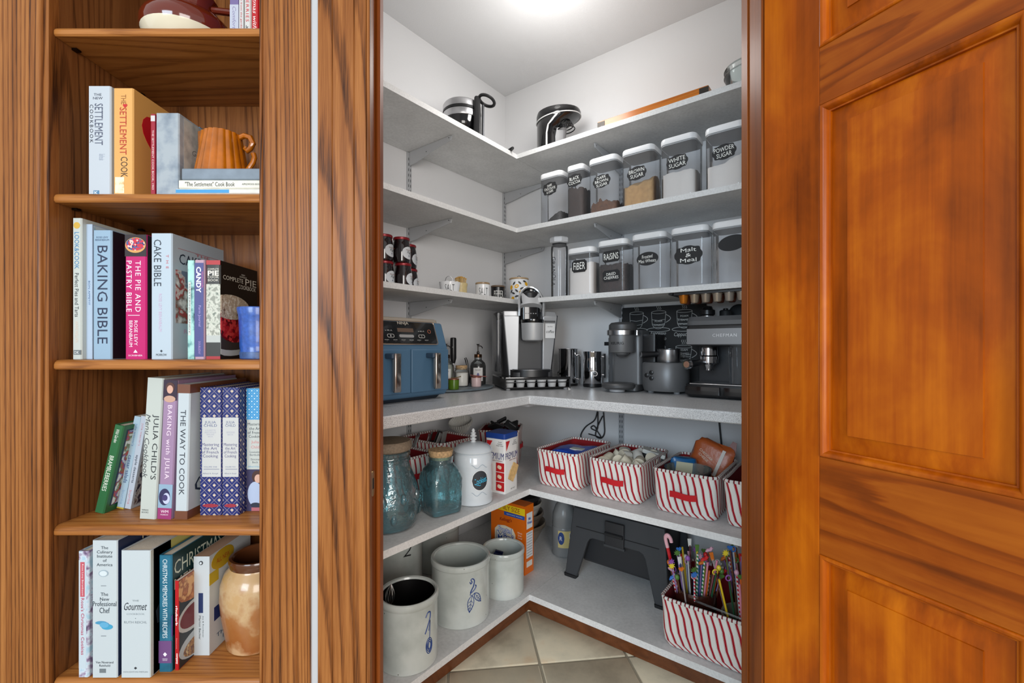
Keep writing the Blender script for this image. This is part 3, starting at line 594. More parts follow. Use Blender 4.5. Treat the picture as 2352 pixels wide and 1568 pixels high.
o = book('thick white gourmet cookbook with pale yellow cover', 277, 346, 1264, 1.012, z, .2, (206,216,220)); shz(o, 'THE', .395, .22, .012, (120,130,136)); shz(o, 'Gourmet', .44, .76, .06, (36,44,54), shear=.4, bold=0); shz(o, 'COOKBOOK', .5, .6, .014, (150,160,166)); shz(o, '\u2022', .535, .03, .006, (100,110,116)); shz(o, 'RUTH REICHL', .565, .76, .018, (130,140,146)); shz(o, 'HOUGHTON MIFFLIN', .955, .8, .012, (140,150,156)); shz(o, '\u2666', .925, .1, .02, (40,44,50))
cpanel(o, .04, .99, .003, .996, (216,208,120)); cpanel(o, .0, .3, .003, .996, (220,224,214)); ctext(o, 'G', .32, .5, .5, .3, (30,36,44), -.02, .3)
for q in o.children: pass
o = book('teal Christmas memories book with purple band and silver lettering', 364.5, 394, 1275, 1.03, z, .2, blotch('teal_cloth', [(18,70,92),(28,92,116),(36,104,130)], 14)); sv(o, 'CHRISTMAS MEMORIES WITH RECIPES', .035, .71, .36, .0, (216,224,226)); band(o, .735, .925, (116,76,130)); shz(o, '\u2666', .85, .3, .035, (230,224,236)); shz(o, 'FIRESIDE\nBOOKS', .895, .4, .02, (230,224,236)); cpanel(o, .02, .99, .003, .996, (20,58,60)); ctext(o, 'CHRISTMAS', .46, .13, .84, .12, (206,214,196), 0); ctext(o, 'MEMORIES', .46, .27, .84, .09, (206,214,196), 0); cpanel(o, 0, .04, .52, .7, (110,96,170))
o = book('slim red rhubarb paperback with pie photographs', 402, 410, 1334, 1.035, z, .15, (190,16,26), hard=False); sv(o, 'rhubarb', .28, .5, .6, .0, (246,230,226), .02); sv(o, 'Seasons', .64, .76, .3, .0, (226,150,150)); sv(o, 'company', .81, .93, .6, .0, (246,230,226), .02); cpanel(o, .02, .99, .003, .996, (40,46,50)); cdisc(o, .4, .12, .5, .2, blotch('pie_photo', [(206,140,84),(180,110,60),(150,84,48),(214,160,104)], 50)); cdisc(o, .35, .5, .38, .17, (206,206,204)); cdisc(o, .33, .5, .3, .13, (120,26,32), t=.0009); cdisc(o, .45, .84, .44, .15, (196,206,210)); cdisc(o, .42, .87, .32, .1, blotch('crumble_photo', [(130,70,50),(176,130,70),(90,40,34),(206,176,120)], 80), t=.0009)
o = book('white paperback with a yellow seal beside the stoneware jar', 444.5, 481, 1278, 1.085, z, .17, (212,218,222), hard=False, pg=paper_b); sdisc(o, .48, .065, .12, .02, (40,44,50)); sdisc(o, .48, .065, .07, .012, (200,206,210), .0012); band(o, .37, .57, (40,58,104), .32, .6, .0006); sv(o, 'OF COOKING', .385, .56, .14, -.04, (226,230,236))
for q in list(o.children)[-1:]: q.location.y -= .0005
sv(o, 'Joy & Rombauer', .6, .82, .1, .1, (90,96,100)); sv(o, 'Marion Becker', .6, .84, .12, -.1, (60,66,72)); cdisc(o, .3, .1, .26, .1, (206,166,36)); cpanel(o, .0, .2, .18, .3, (206,176,40)); cpanel(o, .1, .6, .56, .7, (34,52,110)); ctext(o, 'OF', .38, .63, .3, .09, (226,230,236)); ctext(o, 'THE BREAD\nMAKER', .5, .9, .7, .1, (60,80,110)); ctext(o, 'ALL NEW', .3, .1, .3, .05, (170,60,30))
# ------------------------------------------------------------ pottery in the bookcase
brown_gl = M((96,30,14), .1, coat=.6); cream_gl = M((222,214,190), .15, coat=.5)
o = thing('bean_pot', 'glossy brown pot with cream base on the topmost shelf', 'pot', (xat(435, 1.112), 1.112, BZ[0]+.0005))
put('base', G().lathe([(.06,0),(.074,.002),(.088,.016),(.0955,.034)], 40, c1=False), cream_gl, o)
put('body', G().lathe([(.0955,.034),(.0978,.042),(.0985,.054),(.094,.068),(.08,.084),(.062,.092),(.056,.098),(.055,.12),(.062,.132),(.060,.136),(.052,.13),(.05,.1)], 40, c0=False), brown_gl, o)
put('handle', G().tube([(.093,0,.045),(.12,.0,.05),(.135,0,.075),(.125,0,.1),(.1,0,.105),(.058,0,.11)], .008, 10), brown_gl, o)
# amber fluted pitcher on the flat books
amber = M((170,92,10), .12, var=.3, bscale=22, coat=.5)
o = thing('pitcher', 'fluted amber glazed pitcher on a stack of flat books', 'pitcher', (xat(512, 1.085), 1.085, ZST+.0004))
g = G(); n = 72; rs = []
for t in [i/12 for i in range(13)]:
    z_ = .104*t; r0 = .0575-.018*t; ring = []
    for k in range(n):
        a = 2*pi*k/n; rr_ = r0*(1+.06*abs(cos(a*9))-.035)
        x = rr_*cos(a); y = rr_*sin(a)
        sp_ = max(0, cos(a-pi))**6*max(0, t-.45)*.034
        ring.append((x-sp_, y, z_+max(0, cos(a-pi))**6*.004*t))
    rs.append(ring)
inner = [[(p[0]*.9, p[1]*.9, p[2]-.001) for p in rs[-1]], [(p[0]*.8, p[1]*.8, .02) for p in rs[4]]]
g.rings(rs+inner); put('body', g, amber, o)
g = G(); g.tube([(.040,0,.098),(.052,0,.103),(.066,0,.098),(.072,0,.084),(.066,0,.072),(.058,0,.066),(.053,0,.071),(.056,0,.076)], [.006,.0065,.007,.007,.0065,.006,.005,.005], 10)
g2 = G(); g2.tube([(.047,0,.012),(.056,0,.014),(.064,0,.026),(.072,0,.038),(.076,0,.05),(.073,0,.06)], [.007,.007,.006,.006,.006,.006], 10)
put('handle', g, amber, o); put('handle', g2, amber, o)
# blue mug
o = thing('tumbler', 'cobalt blue pottery tumbler beside the pie cookbook', 'tumbler', (-.602, 1.075, BZ[2]+.0005))
cob = M((44,84,164), .3, var=.25, bscale=120, coat=.3)
put('body', G().lathe([(.036,0),(.039,.001),(.0395,.016),(.0385,.018),(.040,.03),(.041,.07),(.0425,.1),(.046,.117),(.045,.1205),(.043,.119),(.0395,.1),(.037,.02),(.0,.012)], 36, c1=False), cob, o)
put('foot', G().lathe([(.0362,.0),(.0396,.002),(.0402,.014),(.0396,.0165)], 36, c0=False, c1=False), M((52,80,130), .4, var=.3, bscale=90), o)
# stoneware jar
m, t_, N, L, b = nt('stoneware_glaze'); tc = N.new('ShaderNodeTexCoord'); sp_n = N.new('ShaderNodeSeparateXYZ'); L.new(tc.outputs['Object'], sp_n.inputs[0])
n_ = N.new('ShaderNodeTexNoise'); n_.inputs['Scale'].default_value = 16; n_.inputs['Detail'].default_value = 8; L.new(tc.outputs['Object'], n_.inputs['Vector'])
ma = N.new('ShaderNodeMath'); ma.operation = 'MULTIPLY_ADD'; ma.inputs[1].default_value = 3.2; L.new(sp_n.outputs[2], ma.inputs[0]); L.new(n_.outputs['Fac'], ma.inputs[2])
cr = ramp(N, [(.42, (196,160,118)), (.58, (150,90,44)), (.8, (160,104,56)), (.95, (190,158,116)), (1.0, (186,150,104))]); L.new(ma.outputs[0], cr.inputs[0]); L.new(cr.outputs[0], b.inputs['Base Color'])
b.inputs['Roughness'].default_value = .25; b.inputs['Coat Weight'].default_value = .4
o = thing('stoneware_jar', 'tan and rust salt-glazed stoneware jar on the lowest bookshelf', 'jar', (-.6435, 1.15, BZ[4]+.0005)); o.scale = (.9,.9,1.0)
put('body', G().lathe([(.07,0),(.078,.002),(.083,.03),(.092,.08),(.096,.12),(.094,.155),(.084,.18),(.074,.19),(.072,.195)], 40, c1=False), m, o)
put('neck', G().lathe([(.072,.195),(.074,.2),(.075,.212),(.073,.217),(.066,.217),(.062,.212),(.061,.19),(.07,.16),(.06,.03),(0,.02)], 40, c0=False, c1=False), M((84,46,24), .2, coat=.4), o)
# ------------------------------------------------------------ shared pantry materials
def clear(name, tint=(245,247,248), body=.07, ior=1.35, rough=.04, bump=0, bs=40, boost=1.0):
    m, t, N, L, b = nt(name); out = N['Material Output']; N.remove(b)
    tr = N.new('ShaderNodeBsdfTransparent'); tr.inputs[0].default_value = sr(tint)
    gl = N.new('ShaderNodeBsdfGlossy'); gl.inputs['Roughness'].default_value = rough
    di = N.new('ShaderNodeBsdfDiffuse'); di.inputs[0].default_value = sr(tint)
    fr = N.new('ShaderNodeFresnel'); fr.inputs[0].default_value = ior
    m1 = N.new('ShaderNodeMixShader'); m1.inputs[0].default_value = body; L.new(tr.outputs[0], m1.inputs[1]); L.new(di.outputs[0], m1.inputs[2])
    m2 = N.new('ShaderNodeMixShader')
    if boost != 1:
        k = N.new('ShaderNodeMath'); k.operation = 'MULTIPLY'; k.use_clamp = True; k.inputs[1].default_value = boost; L.new(fr.outputs[0], k.inputs[0]); L.new(k.outputs[0], m2.inputs[0])
    else: L.new(fr.outputs[0], m2.inputs[0])
    L.new(m1.outputs[0], m2.inputs[1]); L.new(gl.outputs[0], m2.inputs[2]); L.new(m2.outputs[0], out.inputs[0])
    if bump:
        tc = N.new('ShaderNodeTexCoord'); n = N.new('ShaderNodeTexNoise'); n.inputs['Scale'].default_value = bs; n.inputs['Detail'].default_value = 3; L.new(tc.outputs['Object'], n.inputs['Vector'])
        bp = N.new('ShaderNodeBump'); bp.inputs['Strength'].default_value = bump; bp.inputs['Distance'].default_value = .01; L.new(n.outputs['Fac'], bp.inputs['Height'])
        L.new(bp.outputs[0], gl.inputs['Normal']); L.new(bp.outputs[0], fr.inputs['Normal']); L.new(bp.outputs[0], di.inputs['Normal'])
    return m
plastic = clear('clear_plastic', (250,250,251), .06, 1.3, boost=1.2)
glassm = clear('clear_glass', (246,250,250), .05, 1.25)
white_pl = M((232,232,233), .35); gasket = M((150,152,155), .5)
blk = M((24,24,26), .35); blk_gl = M((16,16,18), .12, coat=.4); blk_mat = M((34,34,36), .6)
steel = M((196,196,198), .28, 1); chrome = M((214,214,216), .07, 1); dsteel = M((96,97,100), .35, .8)
chalk = M((28,28,30), .7); ink_w = M((236,236,232), .6); ink_b = M((30,30,32), .6)
porc = M((228,230,232), .2, coat=.3)
bamboo = wood('pale_lid_wood', (140,112,80), (168,140,104), (190,162,126), axis='x', rings=10, pscale=.5)
corkm = M((190,158,118), .85, bump=.5, bscale=120, var=.35)
def heap(w_, d_, f, n=14, base=.003):
    """loose contents: block with a height-field top f(u,v)->h, u,v in 0..1"""
    g = G(); k = n+1
    for j in range(k):
        for i in range(k):
            u, v = i/n, j/n; a = 2*u-1; b_ = 2*v-1; g.v.append((w_/2*a*(1-.11*b_**6), d_/2*b_*(1-.11*a**6), base+max(.001, f(u, v))))
    for j in range(n):
        for i in range(n): a = j*k+i; g.f.append((a, a+1, a+1+k, a+k))
    rim = [i for i in range(k)]+[j*k+n for j in range(1, k)]+[n*k+i for i in range(n-1, -1, -1)]+[j*k for j in range(n-1, 0, -1)]
    s = len(g.v)
    for i in rim: g.v.append((g.v[i][0], g.v[i][1], base))
    m = len(rim)
    for i in range(m): g.f.append((s+i, s+(i+1) % m, rim[(i+1) % m], rim[i]))
    g.f.append(tuple(s+i for i in reversed(range(m))))
    return g
def nz(u, v, s, sd): return noise.noise((u*s+sd, v*s-sd, sd*1.7))
def plaque(kind, w_, h_):
    pts = []
    if kind == 'oval': pts = [(w_/2*cos(2*pi*k/32), h_/2*sin(2*pi*k/32)) for k in range(32)]
    elif kind == 'notch':
        n = .16*h_
        for sx, sy in ((1,1),(-1,1),(-1,-1),(1,-1)):
            c = [(sx*w_/2, sy*(h_/2-n)), (sx*(w_/2-n*.6), sy*(h_/2-n*.6)), (sx*(w_/2-n), sy*h_/2)]
            pts += c if sx*sy > 0 else c[::-1]
    else:  # scalloped badge
        for k in range(64):
            a = 2*pi*k/64; r = 1+.05*cos(8*a); e_ = .72
            pts.append((w_/2*math.copysign(abs(cos(a))**e_, cos(a))*r*.95, h_/2*math.copysign(abs(sin(a))**e_, sin(a))*r*.95))
    return pts
def tagplate(parent, kind, w_, h_, loc, rot=0, mat=None, name='chalk_label'):
    c, s = cos(rot), sin(rot); P = [(x*c-y*s, x*s+y*c) for x, y in plaque(kind, w_, h_)]
    g = G(); g.rings([[(x, 0, y) for x, y in P], [(x, -.0005, y) for x, y in P]])
    return put(name, g, mat or chalk, parent, loc)
CANG = {Z2: 'clear canisters on the sugar shelf', Z1: 'clear canisters on the cereal shelf'}
def canister(label, p0, qf, z, w_, d_, h_, lab=None, txt=None, lz=.13, tw=.07, th=.035, content=None, cmat=None, lw=.085, lh=.058, tilt=.06, second=None, wob=.025):
    o = thing('canister', label, 'canister', pq(p0+w_/2, qf-d_/2, z+.0004), ROT_R, CANG[z])
    hb = h_-.03; r = min(.022, w_*.2)
    put('jar', G().rr([(0,w_*.9,d_*.9,r*.8),(.004,w_*.93,d_*.93,r*.9),(.012,w_*.95,d_*.95,r),(hb,w_*.97,d_*.97,r*1.1)], n=5, c1=False), plastic, o)
    put('gasket', G().rr([(hb,w_*.96,d_*.96,r),(hb+.006,w_*.96,d_*.96,r)], n=5), gasket, o)
    put('lid', G().rr([(hb+.006,w_*.985,d_*.985,r*1.1),(hb+.009,w_,d_,r*1.15),(hb+.022,w_,d_,r*1.15),(hb+.028,w_*.975,d_*.975,r*1.1),(hb+.03,w_*.93,d_*.93,r)], n=6), white_pl, o)
    if content: put('contents', heap(w_*.9, d_*.9, content, 16, .0055), cmat, o)
    for lb, tx, lzz, kind in ([(lab, txt, lz, lab)] if lab else [])+([second] if second else []):
        y = -d_/2*.965-.0008
        if kind: tagplate(o, kind, lw, lh, (0, y, lzz), tilt)
        if tx: text(o, tx, tw, th, (0, y-.0009, lzz), ink_w, roll=-math.degrees(tilt), wob=wob, bold=0, lsp=.9)
    return o
def nlab(n): return n
powd = M((232,226,220), .95, bump=.3, bscale=60); tanp = M((206,164,108), .95, bump=.5, bscale=60, var=.1); brn = M((112,68,36), .95, bump=1, bscale=90, var=.3)
cocoa = M((62,42,34), .95, bump=.4, bscale=60, var=.2); chips = M((26,20,18), .5, bump=1, bscale=120)
q2 = .345
canister('small canister of dark chocolate chips at the left end of the sugar shelf', .483, q2, Z2, .128, .105, .242, 'badge', 'DARK\nCHOCOLATE\n& CHIPS', .163, .062, .042, lambda u, v: .004+.055*max(0, u-.35)**.7+.004*nz(u, v, 9, 1), chips, .082, .062)
canister('narrow canister of black cocoa', .636, q2, Z2, .088, .105, .244, 'badge', 'BLACK\nCOCOA', .172, .06, .034, lambda u, v: .13+.012*nz(u, v, 6, 2)+.03*max(0, .4-u), cocoa, .08, .058)
canister('canister of dark brown sugar with a low crumbly heap', .747, q2, Z2, .138, .11, .247, 'badge', 'DARK\nBROWN\nSUGAR', .138, .062, .045, lambda u, v: .035+.012*sin(u*3)+.022*nz(u, v, 6, 3)+.01*nz(u, v, 14, 9), brn)
canister('canister of light brown sugar', .905, q2, Z2, .142, .12, .246, 'badge', 'BROWN\nSUGAR', .135, .066, .036, lambda u, v: .082+.028*max(0, sin(v*3.1))*(.4+u)+.01*nz(u, v, 5, 4), tanp)
canister('canister of white sugar', 1.071, q2, Z2, .142, .12, .245, 'badge', 'WHITE\nSUGAR', .14, .066, .038, lambda u, v: .098+.006*nz(u, v, 8, 5), powd)
canister('canister of powder sugar at the right end of its shelf', 1.242, q2, Z2, .143, .12, .24, 'badge', 'POWDER\nSUGAR', .135, .07, .038, lambda u, v: .085+.05*max(0, u-.4)+.008*nz(u, v, 7, 6), powd)
q1 = .33
canister('canister of white fiber powder with a rectangular black label', .628, q1, Z1, .138, .11, .22, 'notch', 'FiBER', .135, .06, .032, lambda u, v: .125+.02*u, powd, .076, .056, 0)
canister('canister of raisins and dried cherries with two black labels', .784, q1, Z1, .14, .11, .233, 'notch', 'RAiSiNS', .16, .068, .028, lambda u, v: .12+.014*nz(u, v, 8, 7), M((44,24,20), .6, bump=1, bscale=130, var=.6), .08, .05, .03, ('notch', 'DRiED\nCHERRiES', .075, 'notch'))
canister('empty canister with an oval frosted mini wheats label', .943, q1, Z1, .146, .11, .238, 'oval', 'Frosted\nMini Wheats', .13, .074, .032, lambda u, v: .002, M((190,184,172), .9), .092, .056, .02)
canister('empty canister with an ornate malt and meal label', 1.108, q1, Z1, .144, .11, .238, 'badge', 'Malt\n&\nMeal', .125, .062, .055, None, None, .108, .074, .02)
o = canister('empty canister with a blank black oval label at the right end', 1.264, q1, Z1, .14, .11, .236, None)
tagplate(o, 'oval', .1, .058, (.005, -.0545, .15), .12)
# tall bottle-like granola canister
pp, Yg = onR(1285, .26)
o = thing('canister', 'tall slim canister with a hexagonal cap and handwritten vertical word', 'canister', pq(pp, .26, Z1+.0004), ROT_R, CANG[Z1])
put('jar', G().lathe([(.036,0),(.04,.004),(.0405,.012),(.0415,.24),(.0405,.252),(.036,.262)], 32, c1=False), plastic, o)
put('gasket', G().lathe([(.037,.258),(.039,.264),(.039,.268)], 6), blk_mat, o)
put('lid', G().lathe([(.04,.268),(.047,.273),(.048,.292),(.044,.297),(.03,.299)], 8), M((196,197,199), .4), o)
text(o, 'GRANOLA', .14, .022, (-.008, -.0425, .13), ink_b, roll=90, wob=.1, shear=.1, bold=-.004, curve=0)
# ------------------------------------------------------------ jam jars
def patch(o, R, x0, rx, z0, rz, mat, name, lift, n=14):
    """oval label wrapped on a cylinder"""
    g = G(); rs = []
    for k in range(n+1):
        u = -1+2*k/n; hh_ = rz*sqrt(max(0, 1-u*u)); X_ = x0+rx*u; rs.append([((R+lift)*sin(X_/R), -(R+lift)*cos(X_/R), z0+hh_*t) for t in (-1,-.5,0,.5,1)])
    g.rings(rs, False, False, False); return put(name, g, mat, o)
jamg = M((22,12,14), .08, coat=.6); jlid = M((140,30,38), .35, .3); jlab = M((206,210,214), .5)
def jam(label, px, p, lvl, yaw=0):
    q, Y = onL(px, p)
    o = thing('jam_jar', label, 'jar', pq(p, q, Z1+.0004+lvl*.1042), ROT_L+yaw, 'dark jam jars stacked two high')
    put('glass', G().lathe([(.03,0),(.0335,.002),(.0355,.01),(.0358,.06),(.0335,.078),(.031,.088),(.031,.094)], 28), jamg, o)
    put('lid', G().lathe([(.0325,.093),(.0332,.0945),(.0332,.1015),(.0315,.1035),(.02,.1032)], 28), jlid, o)
    patch(o, .0358, 0, .031, .04, .025, jlab, 'paper_label', .0006)
    text(o, 'Fig', .022, .011, (0, -.0372, .041), ink_b, shear=.3); text(o, 'PRESERVES', .036, .004, (0, -.0372, .051), M((120,60,40), .6)); text(o, '\u25BC', .006, .006, (0, -.0372, .027), M((30,40,90), .6))
    return o
jam('jam jar on top of the front stack with a large white oval label', 922, .235, 1, .25)
jam('lower jam jar of the front stack', 926, .238, 0, .5)
jam('upper jam jar at the far left beside the door jamb', 882, .22, 1, .3)
jam('lower jam jar at the far left beside the door jamb', 884, .22, 0, .3)
jam('upper jam jar at the back right of the stacks', 938, .155, 1, .6)
jam('lower jam jar at the back right of the stacks', 941, .155, 0, .6)
# ------------------------------------------------------------ small pottery on the left shelf
def at_L(px, p, z): q, Y = onL(px, p); return pq(p, q, z+.0004), Y
loc, Y = at_L(1033, .27, Z1); yaw_c = math.atan2(loc.x, loc.y)
o = thing('salt_cellar', 'white scalloped salt bowl with a wire handle', 'bowl', loc, -yaw_c)
n = 48; rs = []
for zz, r in ((0,.036),(.003,.040),(.03,.044),(.052,.047)): rs.append([(r*cos(2*pi*k/n), r*sin(2*pi*k/n), zz+(.003*abs(sin(6*2*pi*k/n))-.002 if zz > .05 else 0)) for k in range(n)])
rs.append([(p_[0]*.93, p_[1]*.93, p_[2]) for p_ in rs[-1]]); rs.append([(.036*cos(2*pi*k/n), .036*sin(2*pi*k/n), .012) for k in range(n)])
put('bowl', G().rings(rs), porc, o)
put('wire_handle', G().tube([(-.018,.0,.05)]+[(-.003+.0165*cos(pi-pi*k/8), 0, .058+.022*sin(pi*k/8)) for k in range(9)]+[(.0155,0,.05)], .0014, 6), M((150,150,152), .3, 1), o)
text(o, 'SALT', .042, .028, (0, -.0472, .024), ink_b, bold=-.012, sp=1.1, curve=.0472)
loc, Y = at_L(1058, .22, Z1)
o = thing('match_holder', 'pale yellow jar packed with wooden matches', 'jar', loc, 0)
put('jar', G().lathe([(.028,0),(.030,.003),(.030,.045),(.031,.05),(.0325,.058),(.0325,.064),(.030,.066),(.027,.06),(.027,.03)], 28), M((206,186,136), .35, var=.1), o)
g1 = G(); mt_me = G().rod((0,0,0),(0,0,.05),.0013,5).mesh('match_stick'); mt_me.materials.append(M((212,180,120), .7))
hd_me = G().sph((0,0,.051),.0024,8,5,1.2).mesh('match_head'); hd_me.materials.append(M((206,158,74), .7))
for k in range(46):
    r = .026*sqrt((k+.5)/46); a = k*2.4
    mk = put('match', mt_me, None, o, (r*.85*cos(a), r*.85*sin(a), .034+.01*cos(r/.026*1.4)+random.uniform(-.002,.002)), (-.12*sin(a)*r/.026, .12*cos(a)*r/.026, 0))
    put('match_head', hd_me, None, mk)
def cellar(label, px, p, mat, txt, inkm):
    loc, Y = at_L(px, p, Z1); o = thing('seasoning_cellar', label, 'canister', loc, -math.atan2(loc.x, loc.y)+.12, 'salt and pepper cellars')
    put('cup', G().lathe([(.031,0),(.0335,.003),(.035,.055),(.0352,.064),(.033,.066),(.02,.066)], 36), mat, o)
    put('lid', G().lathe([(.0345,.0665),(.0352,.068),(.0352,.073),(.033,.0745),(.02,.0745)], 36), bamboo if txt == 'SALT' else M((104,84,66), .6), o)
    text(o, txt, .044 if txt == 'SALT' else .05, .034, (0, -.0366, .03), inkm, bold=-.012, sp=1.05, curve=.0366)
cellar('white salt cellar with a wooden lid beside the pepper', 1108.5, .27, porc, 'SALT', ink_b)
cellar('black pepper cellar with a wooden lid', 1143.5, .26, M((22,22,24), .25), 'PEPPER', ink_w)
pp, Yl = onR(1192, .27)
loc = pq(pp, .27, Z1+.0004); o = thing('lemon_canister', 'white canister painted with lemons and black leaves', 'canister', loc, -math.atan2(loc.x, loc.y))
put('jar', G().lathe([(.046,0),(.05,.003),(.0505,.108),(.049,.112)], 40), porc, o)
put('lid', G().lathe([(.0495,.1125),(.051,.114),(.051,.119),(.049,.121),(.02,.121)], 40), bamboo, o)
put('loop', G().tube([(.008*cos(a), 0, .127+.008*sin(a)) for a in [2*pi*k/14 for k in range(14)]], .0014, 6, True), blk, o)
lemon_m = M((232,172,20), .4, var=.12); leaf_m = M((52,52,54), .5)
def decal(o, R, x, z, rx, rz, ang, mat, name, n=16, pw=1.0, lift=.0006):
    c, s = cos(ang), sin(ang); P = []
    for k in range(n):
        a = 2*pi*k/n; u = rx*cos(a); v = rz*sin(a)*(abs(sin(a))**(pw-1) if pw != 1 else 1)
        X_ = x+u*c-v*s; P.append(((R+lift)*sin(X_/R), -(R+lift)*cos(X_/R), z+u*s+v*c))
    g = G(); g.rings([P], c0=False, c1=True); return put(name, g, mat, o)
for x, z_, a in ((-.012,.075,.5),(.03,.02,-.4),(-.035,.012,.9),(-.044,.07,1.2),(.012,.045,.2),(.042,.088,-.6)): decal(o, .0505, x, z_, .012, .009, a, lemon_m, 'lemon')
for x, z_, a in ((-.026,.09,.9),(.004,.092,-.7),(.014,.064,.5),(.036,.04,1.1),(-.03,.04,-.4),(-.012,.024,.3),(.016,.026,-.9),(.04,.064,.6),(-.042,.05,1.0),(.03,.1,-.2),(-.012,.052,-.7),(.044,.01,.7)): decal(o, .0505, x, z_, .011, .0045, a, leaf_m, 'leaf', pw=1.6, lift=.0009)
# ------------------------------------------------------------ top shelf
loc, Y = at_L(1061, .17, Z3)
o = thing('waffle_maker', 'round stainless steel flip waffle maker on the topmost shelf', 'waffle maker', loc, -math.atan2(loc.x, loc.y))
k_ = .093
put('base', G().lathe([(.075,0),(.082,.004),(.078,.02),(.06,.03),(.05,.05),(.06,.08)], 32), blk, o)
put('lower_drum', G().lathe([(.06,.075),(.082,.1),(.085,.125),(.09,.145)], 36), blk_gl, o)
put('lower_plate', G().lathe([(.09,.146),(.0925,.15),(.0925,.176),(.09,.178)], 40), steel, o)
put('band', G().lathe([(.09,.178),(.0935,.18),(.0935,.188),(.09,.19)], 40), blk, o)
put('upper_plate', G().lathe([(.09,.19),(.0925,.192),(.0925,.216),(.086,.226),(.06,.231),(.0,.232)], 40, c1=False), steel, o)
put('post', G().rr([(.0,.04,.05,.008),(.10,.036,.05,.008),(.23,.028,.045,.008),(.236,.022,.04,.007)], .072, -.062), blk, o)
put('post_cover', G().rr([(.02,.012,.03,.004),(.2,.012,.03,.004)], .1, -.06), dsteel, o)
put('handle', G().tube([(.118+.036*cos(a), -.07-.03*sin(a), .222+.008*sin(a)-.012*cos(a)) for a in [2*pi*k/24 for k in range(24)]], .0075, 8, True), blk, o)
# its cord and plug lying along the shelf edge
L0 = pq(.3, .42, Z3+.006)
o = tag(put('power_cord', G().tube([pq(.285,.52,Z3+.004), pq(.3,.47,Z3+.004), pq(.33,.44,Z3+.004), pq(.345,.41,Z3+.004), pq(.35,.385,Z3+.004), pq(.33,.37,Z3+.004)], .0035, 8), blk), 'black power cord lying along the topmost shelf edge', 'cord')
put('cord_tag', G().box(-.018,.018,-.001,.001,0,.022), M((214,214,214), .6), o, pq(.30,.46,Z3+.008), ROT_L+.5)
put('plug', G().rr([(0,.02,.016,.004),(.045,.012,.012,.003)]), blk, o, pq(.345,.405,Z3+.007), (radians(88),0,ROT_L-.4))
# black countertop appliance (column with an overhanging round head)
loc = pq(.50, .19, Z3+.0004); o = thing('can_opener', 'black appliance with an overhanging rounded head and white rim', 'kitchen appliance', loc, -math.atan2(loc.x, loc.y))
g = G(); 
def elp(cx, cy, rx, ry, z, n=32, tilt=0): return [(cx+rx*cos(2*pi*k/n), cy+ry*sin(2*pi*k/n), z+tilt*(cx+rx*cos(2*pi*k/n)+.11)) for k in range(n)]
g.rings([elp(-.06,.0,.05,.085,0), elp(-.06,.0,.05,.085,.1), elp(-.055,0,.055,.085,.14), elp(-.03,0,.08,.085,.17), elp(-.0,0,.108,.088,.178,tilt=.14)], True, True); put('column', g, blk_gl, o)
g = G(); g.rings([elp(0,0,.108,.088,.176,tilt=.14), elp(0,0,.112,.09,.184,tilt=.13), elp(0,0,.113,.09,.21,tilt=.08), elp(0,0,.108,.086,.228,tilt=.05), elp(0,0,.09,.07,.238,tilt=.03), elp(0,0,.05,.04,.243,tilt=.02)]); put('head', g, blk_gl, o)
g = G(); g.tube([(x*1.003, y*1.003, z_) for x, y, z_ in elp(0,0,.112,.09,.181,40,.14)], .0028, 6, True); put('rim', g, M((206,206,206), .4), o)
for a0 in range(3):
    put('whisk_ring', G().tube([(.035+(.03+.008*a0)*cos(2*pi*k/20), -.02+(.03+.006*a0)*sin(2*pi*k/20), .165-.014*a0+.006*cos(2*pi*k/20)) for k in range(20)], .003, 6, True), blk, o)
put('chute', G().rr([(.02,.05,.09,.01),(.09,.07,.1,.01),(.14,.09,.11,.02)], -.005, .01), M((120,120,122), .4), o)
put('base', G().rings([elp(0,0,.108,.085,0), elp(0,0,.11,.087,.012), elp(0,0,.105,.082,.02)]), blk, o)
put('tray_rim', G().tube(elp(.075,-.0,.068,.07,.024,36), .004, 6, True), M((210,210,210), .4), o)
# wooden tray with black corner irons
tw_m = wood('tray_wood', (160,84,14), (204,124,32), (222,150,60), axis='x', rings=4, pore=.2, pscale=.4)
a_ = onR(1373, .3)[0]; b_ = onR(1627, .3)[0]
o = thing('wooden_tray', 'honey wood serving tray with black metal corners on the topmost shelf', 'tray', pq((a_+b_)/2, .17, Z3+.0004), ROT_R); hw = (b_-a_)/2; hh = .062
put('bottom', G().box(-hw+.004,hw-.004,-.126,.126,0,.008), tw_m, o)
for y0 in (-.13,.118): put('side', G().box(-hw,hw,y0,y0+.012,0,hh), tw_m, o, bevel=.001)
for x0 in (-hw,hw-.012): put('side', G().box(x0,x0+.012,-.117,.117,0,hh), tw_m, o)
for sx in (-1,1):
    for sy in (-1,1):
        x0, x1 = (sx*hw-sx*.034, sx*(hw+.0012)); y0, y1 = sy*.1195, sy*.1312
        c_ = put('corner_iron', G().box(min(x0,x1),max(x0,x1),min(y0*1.09,y1),max(y0*1.09,y1),.006,hh-.004), M((58,54,50), .45, .6), o)
        put('screw', G().rod((sx*(hw-.02), sy*.1312, .033), (sx*(hw-.02), sy*.1335, .033), .006), blk, c_)
